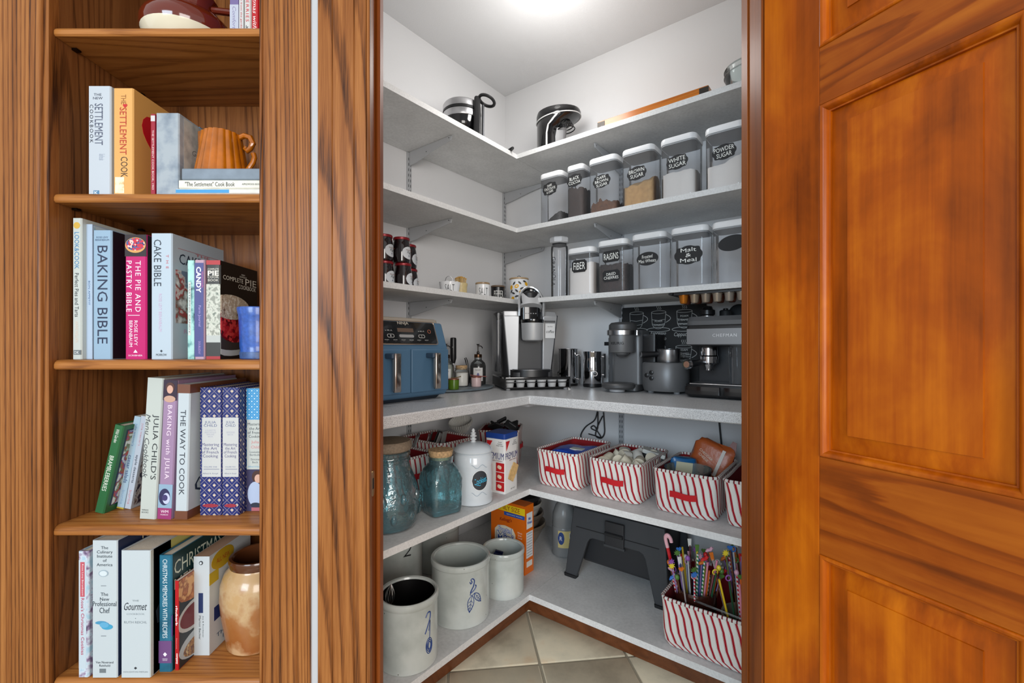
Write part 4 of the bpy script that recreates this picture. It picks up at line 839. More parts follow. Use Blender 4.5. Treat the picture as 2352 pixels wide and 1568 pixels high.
# glass bowls on the topmost shelf, cut by the jamb
pp, Yb_ = onR(1722, .2)
for k, lb in enumerate(('lower clear glass bowl at the right end of the topmost shelf', 'upper clear glass bowl nested at the right end of the topmost shelf')):
    o = tag(put('glass_bowl', G().lathe([(.035,0),(.04,.002),(.075,.05),(.088,.1),(.09,.104),(.086,.102),(.072,.05),(.038,.006)], 36), glassm, None, pq(pp, .2, Z3+.0005+k*.022)), lb, 'bowl', 'nested glass bowls')
    put('rim', G().tube([(.089*cos(2*pi*j/36), .089*sin(2*pi*j/36), .104) for j in range(36)], .0022, 6, True), glassm, o)
# ------------------------------------------------------------ capsule rack under the lowest upper shelf
pl0, pl1 = onR(1557, .30)[0], PEND-.45
o = thing('capsule_rack', 'black under-shelf rail rack for coffee capsules', 'rack', pq(pl0, 0, Z1-.0225), ROT_R)
for q_ in (.345,.30,.255,.21): put('rail', G().box(0, pl1-pl0, -q_-.007, -q_+.007, -.009, -.0005), blk, o)
put('front_bar', G().box(-.02, -.004, -.353, -.2, -.006, -.0005), blk, o)
cap_c = [(206,124,40),(176,160,140),(170,156,142),(180,166,150),(176,166,156),(178,168,158),(170,160,150)]
ci = 0
for row, q_ in enumerate((.3225, .2775)):
    for k in range(7):
        p_ = pl0+.03+k*.0415
        if p_ > pl1-.03: break
        colr = cap_c[k] if row == 0 else (96,52,36)
        nm = ['first', 'second', 'third', 'fourth', 'fifth', 'sixth', 'seventh'][k]
        c = thing('coffee_capsule', ('%s capsule from the left in the front row of the rack' if row == 0 else '%s dark brown capsule from the left in the rear row of the rack') % nm, 'capsule', pq(p_, q_, Z1-.0325), ROT_R, 'coffee capsules in the rack')
        put('cup', G().lathe([(.0185,0),(.0175,-.002),(.0145,-.026),(.0115,-.031),(.009,-.032)], 20), M(colr, .35, .7), c)
        put('rim', G().lathe([(.0175,.001),(.0205,.0015),(.0205,-.0005),(.0175,-.001)], 20), M(colr, .35, .7), c)
# ------------------------------------------------------------ things on the counter
ZT = ZC+.0005
navy = M((74,108,136), .45); navy_d = M((44,66,88), .5)
def ringmark(o, x, y, z, r, mat, nrm='y', tr=.0006, tilt=0, name='button_ring', sx=1):
    P = [(x+r*sx*cos(2*pi*k/20), y-tilt*r*sin(2*pi*k/20), z+r*sin(2*pi*k/20)) for k in range(20)]
    return put(name, G().tube(P, tr, 5, True), mat, o)
# --- two-drawer air fryer
qc = 1.085; o = thing('air_fryer', 'navy two-drawer air fryer with chrome handles', 'air fryer', pq(.265, qc, ZT), ROT_L)
W2 = .19; g = G()
prof = [(-.15,.012),(-.162,.03),(-.162,.198),(-.158,.206),(-.128,.292),(.15,.292),(.155,.012)]
g.rings([[(-W2,y,z) for y,z in prof],[(W2,y,z) for y,z in prof]]); put('body', g, navy, o, bevel=.008, seg=3)
put('base', G().rr([(0,.34,.27,.03),(.03,.375,.315,.03)], 0, -.002), M((30,40,52), .5), o)
put('top_plate', G().rr([(.2925,.372,.27,.02),(.304,.368,.266,.02),(.307,.355,.255,.02)], 0, .02, n=4), M((176,166,152), .4, .3), o)
sl = math.atan2(.030, .086)   # lean of the control panel
cp = put('control_panel', G().rr([(0,.286,.086,.008),(.004,.282,.082,.008)], n=3), blk_gl, o, (-.006,-.145,.2495), (pi/2-sl, 0, 0))
put('panel_frame', G().tube([(x, y, .003) for x, y in rrect(.29, .09, .008, 3)], .0016, 6, True), M((206,176,150), .3, .9), cp)
def ptxt(s, x, y, w_, h_, mat=ink_w, **k): return text(cp, s, w_, h_, (x, y, .0046), mat, rot=(-pi/2, 0, 0), **k)
ptxt('NINJA', -.005, .034, .05, .014, M((214,206,190), .4, .3), bold=0); ptxt('v M \u039B', -.075, .006, .03, .004); ptxt('v M \u039B', .072, .006, .03, .004)
for x in (-.112,.112): put('dial_ring', G().tube([(x+.007*cos(2*pi*k/20), .006+.007*sin(2*pi*k/20), .0045) for k in range(20)], .0008, 5, True), M((190,110,80), .4), cp)
for x, s in ((-.07,'1'),(.07,'2')):
    put('zone_button', G().tube([(x+a, -.014+b2, .0045) for a, b2 in rrect(.028, .012, .005, 4)], .0006, 5, True), ink_w, cp); ptxt(s, x, -.014, .003, .006)
put('display', G().box(-.036,.036,.001,.016,.004,.0047), M((96,78,66), .3), cp); put('start_bar', G().rr([(.004,.066,.011,.005),(.0047,.066,.011,.005)], 0, -.014), M((150,150,150), .4), cp)
for k, s in enumerate(('AIR BROIL','AIR FRY','ROAST','BAKE','REHEAT','DEHYDRATE')): ptxt(s+'\n__', -.09+k*.036, -.031, .018, .006)
for s in (-1, 1):
    d = put('drawer', G().box(min(s*.002,s*.185),max(s*.002,s*.185),-.172,-.155,.032,.19), navy, o, bevel=.004, seg=3)
    x = s*.055-(.04 if s < 0 else -.045)
    x = -.095 if s < 0 else .088
    h = put('handle', G().rr([(.158,.042,.045,.008),(.176,.042,.045,.008)], x, -.192), navy_d, d, bevel=.003)
    put('grip', G().rr([(.045,.026,.014,.005),(.05,.028,.018,.006),(.17,.028,.018,.006),(.176,.024,.014,.005)], x, -.212), M((190,180,172), .18, 1), h)
for s in (-1, 1):
    sp_ = put('side_panel', G().box(0,.002,-.1,-.02,.20,.288), blk_gl, o, (s*.1905-(.002 if s < 0 else 0),0,0))
    for k in range(6):
        ringmark(sp_, 0, 0, 0, .006, ink_w).location = (.0022 if s > 0 else -.0002, -.075+.022*(k % 3), .265-.028*(k//3))
        sp_.children[-1].rotation_euler = (0,0,pi/2)
    text(sp_, 'MAX CRISP', .05, .006, (.0026 if s > 0 else -.0004, -.06, .21), ink_w, rot=(0,0,s*pi/2))
# --- oval slate tray and what stands on it
def cpt(px, p): q, Y = onL(px, p); return pq(p, q, ZT), Y
tr_c = pq(.24, .63, ZT); o = thing('oval_tray', 'oval blue-grey stone tray on the counter', 'tray', tr_c, ROT_L)
put('tray', G().lathe([(.16,0),(.18,.004),(.185,.011),(.182,.012),(.165,.007),(.0,.006)], 40, sx=1.05, sy=.62, c1=False), M((112,124,132), .5, var=.3, bscale=25), o)
ZTR = ZT+.0072
def syrup(label, px, p, liq, lab_txt, flower, pump=True):
    loc, Y = cpt(px, p); loc.z = ZTR; o = thing('syrup_bottle', label, 'bottle', loc, -math.atan2(loc.x, loc.y), 'syrup bottles on the tray')
    put('glass', G().lathe([(.034,0),(.038,.003),(.039,.01),(.039,.095),(.034,.112),(.022,.124),(.018,.128),(.018,.14)], 32, c1=False), clear('bottle_glass', (226,230,230), .05, 1.45) if 'bg' not in _mc else _mc['bg'], o)
    put('syrup', G().lathe([(.034,.004),(.036,.01),(.036,.094),(.031,.108)], 28), liq, o)
    put('collar', G().lathe([(.019,.138),(.0195,.14),(.0195,.153),(.0175,.155)], 28), M((110,80,60), .3, .9), o)
    P = [(-.021,.02),(.021,.02),(.021,.088),(-.021,.088)]
    g = G(); g.rings([[((.0396)*sin((-.024+.048*i/8)/.039), -.0396*cos((-.024+.048*i/8)/.039), zz) for i in range(9)] for zz in (.022,.088)], False, False, False); put('paper_label', g, M((226,226,224), .6), o)
    text(o, lab_txt, .028, .009, (0, -.0405, .078), M((90,90,96), .6), shear=.3, bold=-.005, curve=.039)
    decal(o, .0405, 0, .052, .006, .011, 0, M(flower, .6), 'flower'); put('stem', G().rod((0,-.0405,.03),(0,-.0408,.045),.0006,5), M((70,80,70), .6), o)
    if pump:
        put('pump', G().lathe([(.006,.153),(.007,.156),(.007,.166),(.0035,.17),(.0035,.192),(.004,.2),(.0075,.203),(.0085,.206)], 16), M((74,70,68), .3, .9), o)
        put('spout', G().tube([(0,0,.192),(.006,0,.197),(.014,0,.196),(.02,0,.191),(.022,0,.184)], .0024, 8), M((74,70,68), .3, .9), o)
    return o
syrup('tall dark syrup bottle with a pump and lavender label', 1098, .185, M((26,16,14), .1, coat=.3), 'lavender', (110,110,160))
syrup('clear syrup bottle with an orange flower label half hidden by the air fryer', 1024, .15, M((196,196,184), .2), 'vanilla', (214,110,40))
loc, Y = cpt(1060, .175); loc.z = ZTR
o = thing('sugar_jar', 'glass jar of white sugar with a cork lid', 'jar', loc, 0)
put('jar', G().lathe([(.032,0),(.0345,.003),(.035,.01),(.035,.07),(.031,.078),(.03,.083),(.033,.086),(.033,.09)], 32, c1=False), glassm, o)
put('sugar', G().lathe([(.031,.004),(.0325,.01),(.0325,.066),(.02,.069)], 28), powd, o); put('lid', G().lathe([(.027,.082),(.0275,.09),(.029,.091),(.029,.1),(.027,.102)], 28), corkm, o)
put('clasp', G().tube([(.031,-.02,.088),(.04,-.026,.088),(.047,-.02,.082),(.043,-.012,.08)], .0016, 6), steel, o)
loc, Y = cpt(1041, .12); loc.z = ZTR
o = thing('milk_frother', 'black handheld milk frother standing on the tray', 'frother', loc, 0)
put('handle', G().lathe([(.009,.11),(.0155,.135),(.0155,.228),(.014,.236),(.008,.238)], 20), blk, o); put('shaft', G().rod((0,0,.004),(0,0,.112),.0016), steel, o); put('coil', G().tube([(.009*cos(2*pi*k/16), .009*sin(2*pi*k/16), .0035) for k in range(16)], .0016, 6, True), steel, o); put('switch', G().sph((0,-.0155,.19),.003), M((160,160,160), .4), o)
loc, Y = cpt(1074, .12); loc.z = ZTR
o = thing('scoop', 'small black scoop standing behind the sugar jar', 'scoop', loc, 0)
put('handle', G().tube([(.004,0,.06),(0,0,.09),(-.006,0,.12),(-.012,0,.136)], [.004,.005,.007,.006], 10), blk, o); put('bowl', G().lathe([(.006,0),(.012,.008),(.014,.03),(.008,.06)], 16), blk, o)
for lb, px, p, c in (('small green enamel cup with a copper lid and spoon', 1042, .262, (84,118,30)), ('small pale pink enamel cup with a copper lid and spoon', 1094, .245, (216,190,190))):
    loc, Y = cpt(px, p); loc.z = ZTR; o = thing('enamel_cup', lb, 'cup', loc, 0, 'small enamel cups on the tray')
    put('cup', G().lathe([(.022,0),(.0235,.002),(.0245,.04),(.0245,.044),(.02,.044)], 28), M(c, .25), o); put('lid', G().lathe([(.0235,.0442),(.0255,.045),(.0255,.048),(.02,.0495)], 28), M((150,90,74), .4, .4), o)
    put('spoon', G().tube([(-.012,0,.051),(.01,-.004,.052),(.024,-.008,.056),(.034,-.01,.059)] if c[1] > 100 and c[0] < 100 else [(-.03,-.002,.056),(.0,-.004,.052),(.026,-.006,.05),(.05,-.008,.049)], .0022, 6), M((150,126,84) if c[0] < 100 else (176,110,104), .35, .5), o)
# --- pod drawer with the single-serve brewer
DR = radians(13); dl = Vector((xat(1228, 2.14), 2.14, ZT)); DWd = .318; DDp = .30
o = thing('pod_drawer', 'black wire mesh coffee pod drawer under the silver brewer', 'drawer', dl, DR)
def dloc(x, y, z): return Vector((dl.x+x*cos(DR)-y*sin(DR), dl.y+x*sin(DR)+y*cos(DR), ZT+z))
put('top', G().rr([(.052,DWd,DDp,.008),(.06,DWd,DDp,.008)], 0, .09), blk_gl, o)
for s in (-1, 1): put('side', G().box(s*(DWd/2-.004)-.002, s*(DWd/2-.004)+.002, -.055,.235,.008,.052), blk, o)
put('back', G().box(-DWd/2,DWd/2,.232,.236,.008,.052), blk, o); put('floor', G().box(-DWd/2+.006,DWd/2-.006,-.05,.23,.008,.011), blk_mat, o)
for z_ in (.012,.036): put('front_wire', G().tube([(-DWd/2+.002,-.058,z_),(-.11,-.062,z_),(.11,-.062,z_),(DWd/2-.002,-.058,z_)], .002, 6), blk, o)
for x in (-DWd/2+.004, DWd/2-.004): put('post', G().rod((x,-.058,.004),(x,-.058,.054),.003), blk, o)
put('front_frame', G().tube([(-DWd/2+.004,-.06,.052),(DWd/2-.004,-.06,.052)], .003, 6), blk, o)
for sx in (-1,1):
    for y in (-.045,.225): put('foot', G().lathe([(.01,0),(.011,.003),(.009,.008)], 14, sx*(DWd/2-.02), y), M((140,140,142), .5), o)
podm = M((214,214,212), .5); meshm = speckle('white_mesh', (196,196,196), (158,158,158), (214,214,214), 900, .2, .6)
for k in range(6):
    nm = ['leftmost','second','third','fourth','fifth','rightmost'][k]
    c = thing('coffee_pod', '%s white coffee pod in the black wire drawer' % nm, 'coffee pod', dloc(-.1275+k*.051, -.027, .0115), DR, 'coffee pods in the drawer')
    put('cup', G().lathe([(.0165,0),(.0175,.002),(.0215,.03),(.0225,.031)], 22), meshm, c); put('foil_lid', G().lathe([(.0238,.031),(.0242,.032),(.0242,.0345),(.023,.035)], 22), podm, c)
kz = .0605; ko = dloc(-.012, .062, kz); o = thing('coffee_maker', 'silver and black single-serve coffee brewer with its handle raised', 'coffee maker', ko, DR-.02)
silver = M((190,191,193), .34, .35); dkg = M((62,62,64), .5)
put('base', G().rr([(0,.19,.25,.03),(.02,.19,.25,.03)], 0, .02), dkg, o)
put('drip_tray', G().rings([[(.098*cos(a), -.06-.062*max(0,sin(-a))*1.0+(.05 if sin(a) > 0 else 0), z_) for a in [2*pi*k/36 for k in range(36)]] for z_ in (0,.03)]), blk, o)
put('grille', G().rings([[(.088*cos(a), -.06-.054*max(0,sin(-a))+(.045 if sin(a) > 0 else 0), z_) for a in [2*pi*k/36 for k in range(36)]] for z_ in (.0302,.0325)]), M((110,110,112), .35, .9), o)
g = G(); g.rings([[(-.062,-.02,.0),(.062,-.02,.0),(.062,.12,.0),(-.062,.12,.0)], [(-.062,-.02,.3),(.062,-.02,.3),(.062,.12,.3),(-.062,.12,.3)]]); put('column', g, dkg, o, bevel=.006)
for s in (-1, 1):
    g = G(); b0, b1, t0, t1 = .060, .104, .058, .132
    def sec(z, a, b2, y0, y1): return [(s*a, y0, z), (s*b2, y0+.012, z), (s*b2, y1, z), (s*a, y1, z)]
    rs = [sec(0, b0, b1, -.035, .13), sec(.03, b0, b1+.002, -.035, .13), sec(.285, t0, t1, -.05, .13), sec(.31, t0, t1-.004, -.03, .12)]
    if s < 0: rs = [r[::-1] for r in rs]
    g.rings(rs); put('side_wing', g, silver, o, bevel=.004)
    g = G(); rs = [sec(.0, b1+.0005, b1+.007, -.02, .12), sec(.29, t1+.0005, t1+.008, -.035, .12)]
    if s < 0: rs = [r[::-1] for r in rs]
    g.rings(rs); put('wing_trim', g, dkg, o)
put('water_tank', G().rr([(.02,.02,.12,.005),(.3,.024,.14,.005),(.304,.02,.13,.005)], -.15, .05), clear('smoke_tank', (150,152,156), .1), o)
put('cup_holder', G().lathe([(.03,.165),(.046,.17),(.05,.18),(.0525,.245),(.054,.25)], 32, 0, -.07), silver, o)
put('pod_well', G().lathe([(.0535,.25),(.055,.256),(.055,.266),(.045,.268),(.038,.262),(.036,.25)], 32, 0, -.07), blk_gl, o)
put('mouth', G().rr([(.25,.11,.09,.03),(.33,.112,.09,.03)], 0, .005), blk_gl, o)
g = G()
for x in (-.024,-.012,0,.012,.024): g.box(x-.003,x+.003,-.043,-.0405,.296,.3)
stuff(put('vent_slots', g, M((150,150,152), .4), o))
# raised lid: a dome tilted back, with a chrome handle arch
put('lid', G().rings([[(.056*cos(a), -.03+.03*sin(a)+yo, z_+.02*sin(a)*-1) for a in [2*pi*k/32 for k in range(32)]] for z_, yo in ((.325,-.005),(.345,0),(.365,.008),(.38,.016))]), silver, o)
put('lid_cap', G().lathe([(.046,.372),(.044,.395),(.03,.405)], 28, 0, -.012), blk, o)
put('handle', G().tube([(-.06,-.055,.285)]+[(.06*cos(pi-pi*k/14), -.055+.035*sin(pi*k/14), .345+.082*sin(pi*k/14)) for k in range(15)]+[(.06,-.055,.285)], .0065, 8), M((206,208,210), .2, .8), o)
put('handle_web', G().tube([(.052*cos(pi-pi*k/14), -.045+.035*sin(pi*k/14), .343+.07*sin(pi*k/14)) for k in range(15)], .011, 8), blk_gl, o)
st = put('sticker', G().box(-.026,.026,-.0006,0,.18,.25), M((226,226,226), .5), o, (.093,-.0475,0), (0,0,.16))
text(st, 'coffee', .042, .014, (0,-.0012,.212), ink_b, shear=.3, bold=0); text(st, 'but first', .026, .005, (0,-.0012,.236), ink_b, shear=.2)
st2 = put('sticker', G().box(-.028,.028,-.0006,0,.256,.264), M((90,90,92), .5), o, (.093,-.0478,0), (0,0,.16))
# --- chrome milk frothers
pA, YA = onR(1305, .12)
o = thing('frother_jug', 'tall polished chrome jug beside the pod drawer', 'jug', pq(pA, .12, ZT), ROT_R)
put('body', G().lathe([(.049,.012),(.05,.016),(.05,.185),(.052,.188),(.0515,.19),(.049,.188),(.0475,.1),(.047,.03)], 40), chrome, o); put('base', G().lathe([(.047,0),(.05,.002),(.05,.012)], 36), blk, o); put('spout', G().rr([(.06,.012,.014,.003),(.075,.004,.004,.001)], -.05, -.012), blk, o)
put('handle', G().tube([(.05,0,.155),(.066,0,.158),(.07,0,.15),(.07,0,.04),(.064,0,.034),(.05,0,.036)], .004, 8), chrome, o)
pA, YA = onR(1361, .115)
o = thing('milk_frother', 'polished chrome electric milk frother with a round dial', 'frother', pq(pA, .115, ZT), -math.atan2(pq(pA,.115).x, pq(pA,.115).y))
put('body', G().lathe([(.044,.016),(.046,.02),(.046,.13),(.043,.142),(.043,.15),(.046,.17),(.046,.176),(.043,.174),(.041,.1)], 40), chrome, o); put('base', G().lathe([(.044,0),(.047,.002),(.047,.016),(.044,.017)], 36), blk, o)
d = put('dial', G().lathe([(.014,0),(.014,.005),(.012,.007)], 24), chrome, o, (.012,-.045,.068), (pi/2,0,0)); put('button', G().lathe([(.0095,.0065),(.0095,.009),(.006,.01)], 20), blk, d)
for z_ in (.15,.06): put('handle_mount', G().rod((.044,0,z_),(.058,0,z_),.0055), chrome, o)
put('handle', G().tube([(.058,0,.165),(.058,0,.045)], .006, 8), blk, o)
# --- graphite brewer with a side frother
gr = M((112,112,113), .4, .35); grd = M((86,86,87), .42, .35)
o = thing('coffee_maker', 'graphite coffee maker with a side milk frother and steel cup', 'coffee maker', pq(.955, .16, ZT), ROT_R+.03)
put('foot', G().lathe([(.03,0),(.034,.002),(.034,.012)], 20, -.10, -.115), M((170,170,172), .5), o)
put('drip_puck', G().lathe([(.045,.011),(.066,.014),(.073,.022),(.074,.032),(.068,.038),(.0,.039)], 40, -.10, -.10, c1=False), grd, o)
put('tower_base', G().rr([(.004,.16,.2,.02),(.03,.16,.2,.02)], -.1, .02), grd, o)
put('tower', G().rr([(.03,.145,.12,.022),(.16,.145,.12,.022),(.27,.145,.13,.022),(.275,.14,.125,.02)], -.095, .035, n=5), gr, o)
put('reservoir', G().rr([(.02,.07,.12,.02),(.24,.07,.12,.02),(.25,.06,.11,.02)], -.165, .06), clear('smoky_reservoir', (150,152,156), .3), o)
put('reservoir_grip', G().rr([(.205,.05,.03,.006),(.222,.05,.03,.006)], -.175, -.02), blk, o)
put('brew_head', G().lathe([(.03,.165),(.032,.172),(.056,.174),(.058,.18),(.058,.25)], 40, -.10, -.06), gr, o)
put('nozzle', G().lathe([(.02,.155),(.028,.166)], 24, -.10, -.06), grd, o)
put('chrome_band', G().lathe([(.06,.25),(.066,.252),(.067,.272),(.062,.276)], 40, -.10, -.06), steel, o)
put('band_grip', G().rr([(.251,.09,.07,.01),(.273,.09,.07,.01)], -.07, -.02), steel, o)
put('lid', G().lathe([(.062,.276),(.063,.282),(.062,.298),(.052,.308),(.03,.311)], 40, -.10, -.05), grd, o)
text(o, 'KEURIG', .062, .012, (-.10, -.1190, .215), ink_b, bold=.015, curve=.059)
put('rear_tower', G().rr([(.03,.07,.12,.012),(.255,.07,.12,.012)], .005, .05), blk, o)
fb = put('frother_base', G().rr([(.01,.182,.168,.08),(.03,.195,.18,.086),(.125,.195,.18,.086),(.132,.185,.17,.08)], .085, -.02, n=8), gr, o)
for x, z_ in ((.042,.078),(.062,.09),(.062,.066)): put('button', G().lathe([(.0095,0),(.0095,.002),(.008,.003)], 20), blk, fb, (x-.01,-.1092,z_), (pi/2,0,0))
cu = put('frother_cup', G().lathe([(.046,.133),(.047,.136),(.047,.186),(.05,.19),(.046,.19),(.044,.14)], 36, .10, -.03), steel, o)
hn = put('cup_handle', G().tube([(.06,-.05,.168),(.02,-.075,.166),(.0,-.088,.165)], [.012,.013,.014], 12), blk, cu); put('handle_cap', G().lathe([(.0138,0),(.0138,.003),(.011,.004)], 20), M((150,150,152), .3, .8), hn, (-.0005,-.0885,.165), (pi/2,0,-.9))
for x in (.03,.14): put('foot', G().lathe([(.012,0),(.014,.012)], 14, x, -.05), M((150,150,152), .5), o)
# --- chalk menu leaning on the wall
sgn = thing('chalk_menu', 'black chalk sign with drawn coffee cups leaning on the wall', 'sign', pq(.765, .028, ZT+.088), (radians(-3), 0, ROT_R))
sgn.location = pq(.765, .036, ZT); sgn.rotation_euler = (radians(-3.5), 0, ROT_R)
put('board', G().box(0,.40,0,.006,.0,.395), M((30,30,31), .75, var=.25, bscale=12), sgn)
def stroke(pts, r=.0011, name='chalk_drawing'): return put(name, G().tube([(x, -.0008, z) for x, z in pts], r, 4), M((186,186,184), .9), sgn)
def cup(cx, z0, w_=.07, h_=.08, saucer=True):
    P = [(cx-w_/2, z0+h_), (cx-w_/2+.004, z0+.03)]+[(cx+(w_/2-.004)*cos(pi+pi*k/8), z0+.03+.03*sin(pi+pi*k/8)) for k in range(9)]+[(cx+w_/2, z0+h_)]
    stroke(P); stroke([(cx+w_/2*cos(2*pi*k/20), z0+h_+.007*sin(2*pi*k/20)) for k in range(21)])
    stroke([(cx+w_/2, z0+h_-.012)]+[(cx+w_/2+.022*sin(pi*k/8), z0+h_-.012-.038*k/8) for k in range(9)], .0016)
    stroke([(cx-w_/2+.002, z0+h_-.035), (cx, z0+h_-.04), (cx+w_/2-.002, z0+h_-.035)])
    stroke([(cx-w_/2+.004, z0+h_-.056), (cx, z0+h_-.061), (cx+w_/2-.004, z0+h_-.056)])
    if saucer: stroke([(cx+.055*cos(2*pi*k/24), z0-.004+.01*sin(2*pi*k/24)) for k in range(25)], .0015)
    for dx in (-.008,0,.008): stroke([(cx+dx+.003*sin(k*1.3), z0+h_+.012+k*.004) for k in range(6)])
def stext(s, w_, h_, x, z, **k): return text(sgn, s, w_, h_, (x, -.0012, z), M((200,200,198), .9), **k)
for cx in (.075,.185,.305): cup(cx, .285)
for cx in (.185,.305): cup(cx, .13, .072, .07)
stext('FOAM', .035, .009, .185, .322); stext('ESPRESSO', .05, .008, .188, .303); stext('Espresso', .075, .02, .185, .262, shear=.25); stext('Macchiato', .078, .018, .185, .24, shear=.25)
stext('FOAM', .035, .009, .305, .342); stext('STEAMED', .055, .009, .305, .324); stext('ESPRESSO', .05, .008, .305, .305); stext('Cappuccino', .09, .024, .305, .255, shear=.25)
stext('FOAM', .035, .009, .305, .185); stext('STEAMED', .05, .009, .305, .168); stext('HALF@HALF', .055, .008, .305, .154); stext('Breve', .06, .02, .305, .10, shear=.25); stext('Latte', .05, .02, .185, .10, shear=.25)
# --- black espresso machine, cut by the right jamb
o = thing('espresso_machine', 'black and steel espresso machine with a portafilter', 'espresso machine', pq(1.30, .165, ZT), ROT_R)
bs = M((132,133,135), .3, .6)
put('tray_base', G().rr([(.004,.27,.27,.02),(.012,.28,.28,.02),(.05,.28,.28,.02)], 0, -.005), blk, o)
put('tray_front', G().rr([(.014,.13,.012,.004),(.044,.13,.012,.004)], -.072, -.146), blk_gl, o); put('tray_front', G().rr([(.014,.13,.012,.004),(.044,.13,.012,.004)], .07, -.146), blk_gl, o)
put('drip_grid', G().box(-.125,.125,-.135,0,.0505,.056), steel, o, bevel=.002)
put('back_panel', G().box(-.128,.128,.02,.13,.05,.26), M((40,41,44), .35, .4), o)
put('head', G().rr([(.205,.275,.265,.012),(.275,.275,.265,.012),(.283,.27,.26,.012)], 0, 0), blk, o)
put('front_plate', G().box(-.135,.135,-.1345,-.132,.208,.27), bs, o, bevel=.001)
put('top_deck', G().rr([(.284,.28,.265,.03),(.30,.28,.27,.03),(.318,.27,.25,.03)], 0, .0), M((104,105,107), .4, .3), o)
text(o, 'CHEFMAN', .085, .012, (.005, -.1352, .243), M((196,196,198), .3, .8), bold=0, sp=1.25)
put('group_head', G().lathe([(.03,.2),(.032,.19),(.032,.165),(.036,.16),(.036,.15)], 28, -.07, -.06), chrome, o)
pf = put('portafilter', G().lathe([(.034,.15),(.034,.135),(.018,.128),(.012,.11),(.022,.105)], 28, -.07, -.06), chrome, o)
put('handle', G().tube([(-.09,-.085,.138),(-.105,-.115,.134),(-.122,-.155,.13)], [.011,.013,.016], 12), blk, pf); put('handle_cap', G().tube([(-.1215,-.154,.13),(-.126,-.164,.1295)], [.021,.019], 16), chrome, pf); put('handle_inlay', G().tube([(-.126,-.164,.1295),(-.127,-.167,.1293)], [.013,.012], 14), M((150,110,90), .4), pf)
put('steam_wand', G().tube([(.02,-.09,.2),(.02,-.1,.185),(.022,-.105,.16)], .005, 8), chrome, o)
put('milk_tank', G().rr([(.058,.08,.09,.015),(.2,.086,.095,.015)], .055, -.075), clear('milk_tank', (206,210,214), .06), o)
put('tank_lid', G().rr([(.2,.09,.1,.015),(.206,.09,.1,.015)], .055, -.075), blk, o)
loc = pq(1.2, .13, ZT+.3187)
o = thing('coffee_tamper', 'small black tamper standing on top of the espresso machine', 'tamper', loc, 0)
put('disc', G().lathe([(.026,0),(.027,.004),(.027,.01),(.02,.012)], 24), steel, o); put('grip', G().lathe([(.024,.012),(.03,.016),(.03,.034),(.022,.038),(.018,.05),(.01,.052)], 24), blk, o)
loc = pq(1.265, .1, ZT+.3187)
o = tag(put('lid_cap', G().lathe([(.02,0),(.024,.003),(.024,.03),(.02,.034)], 24), blk_mat, None, loc), 'small black cap beside the tamper on the espresso machine', 'cap'); put('knob', G().lathe([(.01,.034),(.01,.04),(.006,.042)], 16), blk, o)
o = tag(put('round_plate', G().lathe([(.038,0),(.04,.002),(.04,.007),(.037,.009)], 32), M((52,56,60), .6), None, pq(onR(1696, .012)[0], .001, 1.235), (pi/2, 0, ROT_R)), 'dark round plate mounted on the wall behind the espresso machine', 'wall plate'); put('rim', G().tube([(.036*cos(2*pi*k/24), .036*sin(2*pi*k/24), .009) for k in range(24)], .0015, 6, True), blk_mat, o)
# ------------------------------------------------------------ shelf below the counter
ZMs = ZM+.0006
def stripe_mat(name, period=.0245, base=(222,220,214), red=(158,22,36), at_name='pc'):
    m, t, N, L, b = nt(name); at = N.new('ShaderNodeAttribute'); at.attribute_name = at_name; sp = N.new('ShaderNodeSeparateXYZ'); L.new(at.outputs['Vector'], sp.inputs[0])
    n = N.new('ShaderNodeTexNoise'); n.inputs['Scale'].default_value = 7; L.new(at.outputs['Vector'], n.inputs['Vector'])
    w1 = N.new('ShaderNodeMath'); w1.operation = 'MULTIPLY_ADD'; w1.inputs[1].default_value = .003; L.new(n.outputs['Fac'], w1.inputs[0]); L.new(sp.outputs[0], w1.inputs[2])
    d = N.new('ShaderNodeMath'); d.operation = 'DIVIDE'; d.inputs[1].default_value = period; L.new(w1.outputs[0], d.inputs[0])
    f = N.new('ShaderNodeMath'); f.operation = 'FRACT'; L.new(d.outputs[0], f.inputs[0])
    W, R = sr(base), sr(red); P = sr(206, 120, 124)
    cr = ramp(N, [(0, W), (.30, R), (.335, W), (.375, R), (.60, P), (.635, R), (.67, W)]); cr.color_ramp.interpolation = 'CONSTANT'
    L.new(f.outputs[0], cr.inputs[0]); L.new(cr.outputs[0], b.inputs['Base Color']); b.inputs['Roughness'].default_value = .9; b.inputs['Specular IOR Level'].default_value = .15
    nb = N.new('ShaderNodeTexNoise'); nb.inputs['Scale'].default_value = 600; L.new(at.outputs['Vector'], nb.inputs['Vector']); bp = N.new('ShaderNodeBump'); bp.inputs['Strength'].default_value = .15; bp.inputs['Distance'].default_value = .001; L.new(nb.outputs['Fac'], bp.inputs['Height']); L.new(bp.outputs[0], b.inputs['Normal'])
    return m
ticking = stripe_mat('red_ticking'); rim_t = stripe_mat('red_ticking_rim', .014, red=(110,20,30)); lining = M((138,16,24), .9); strap_m = M((190,14,26), .8)
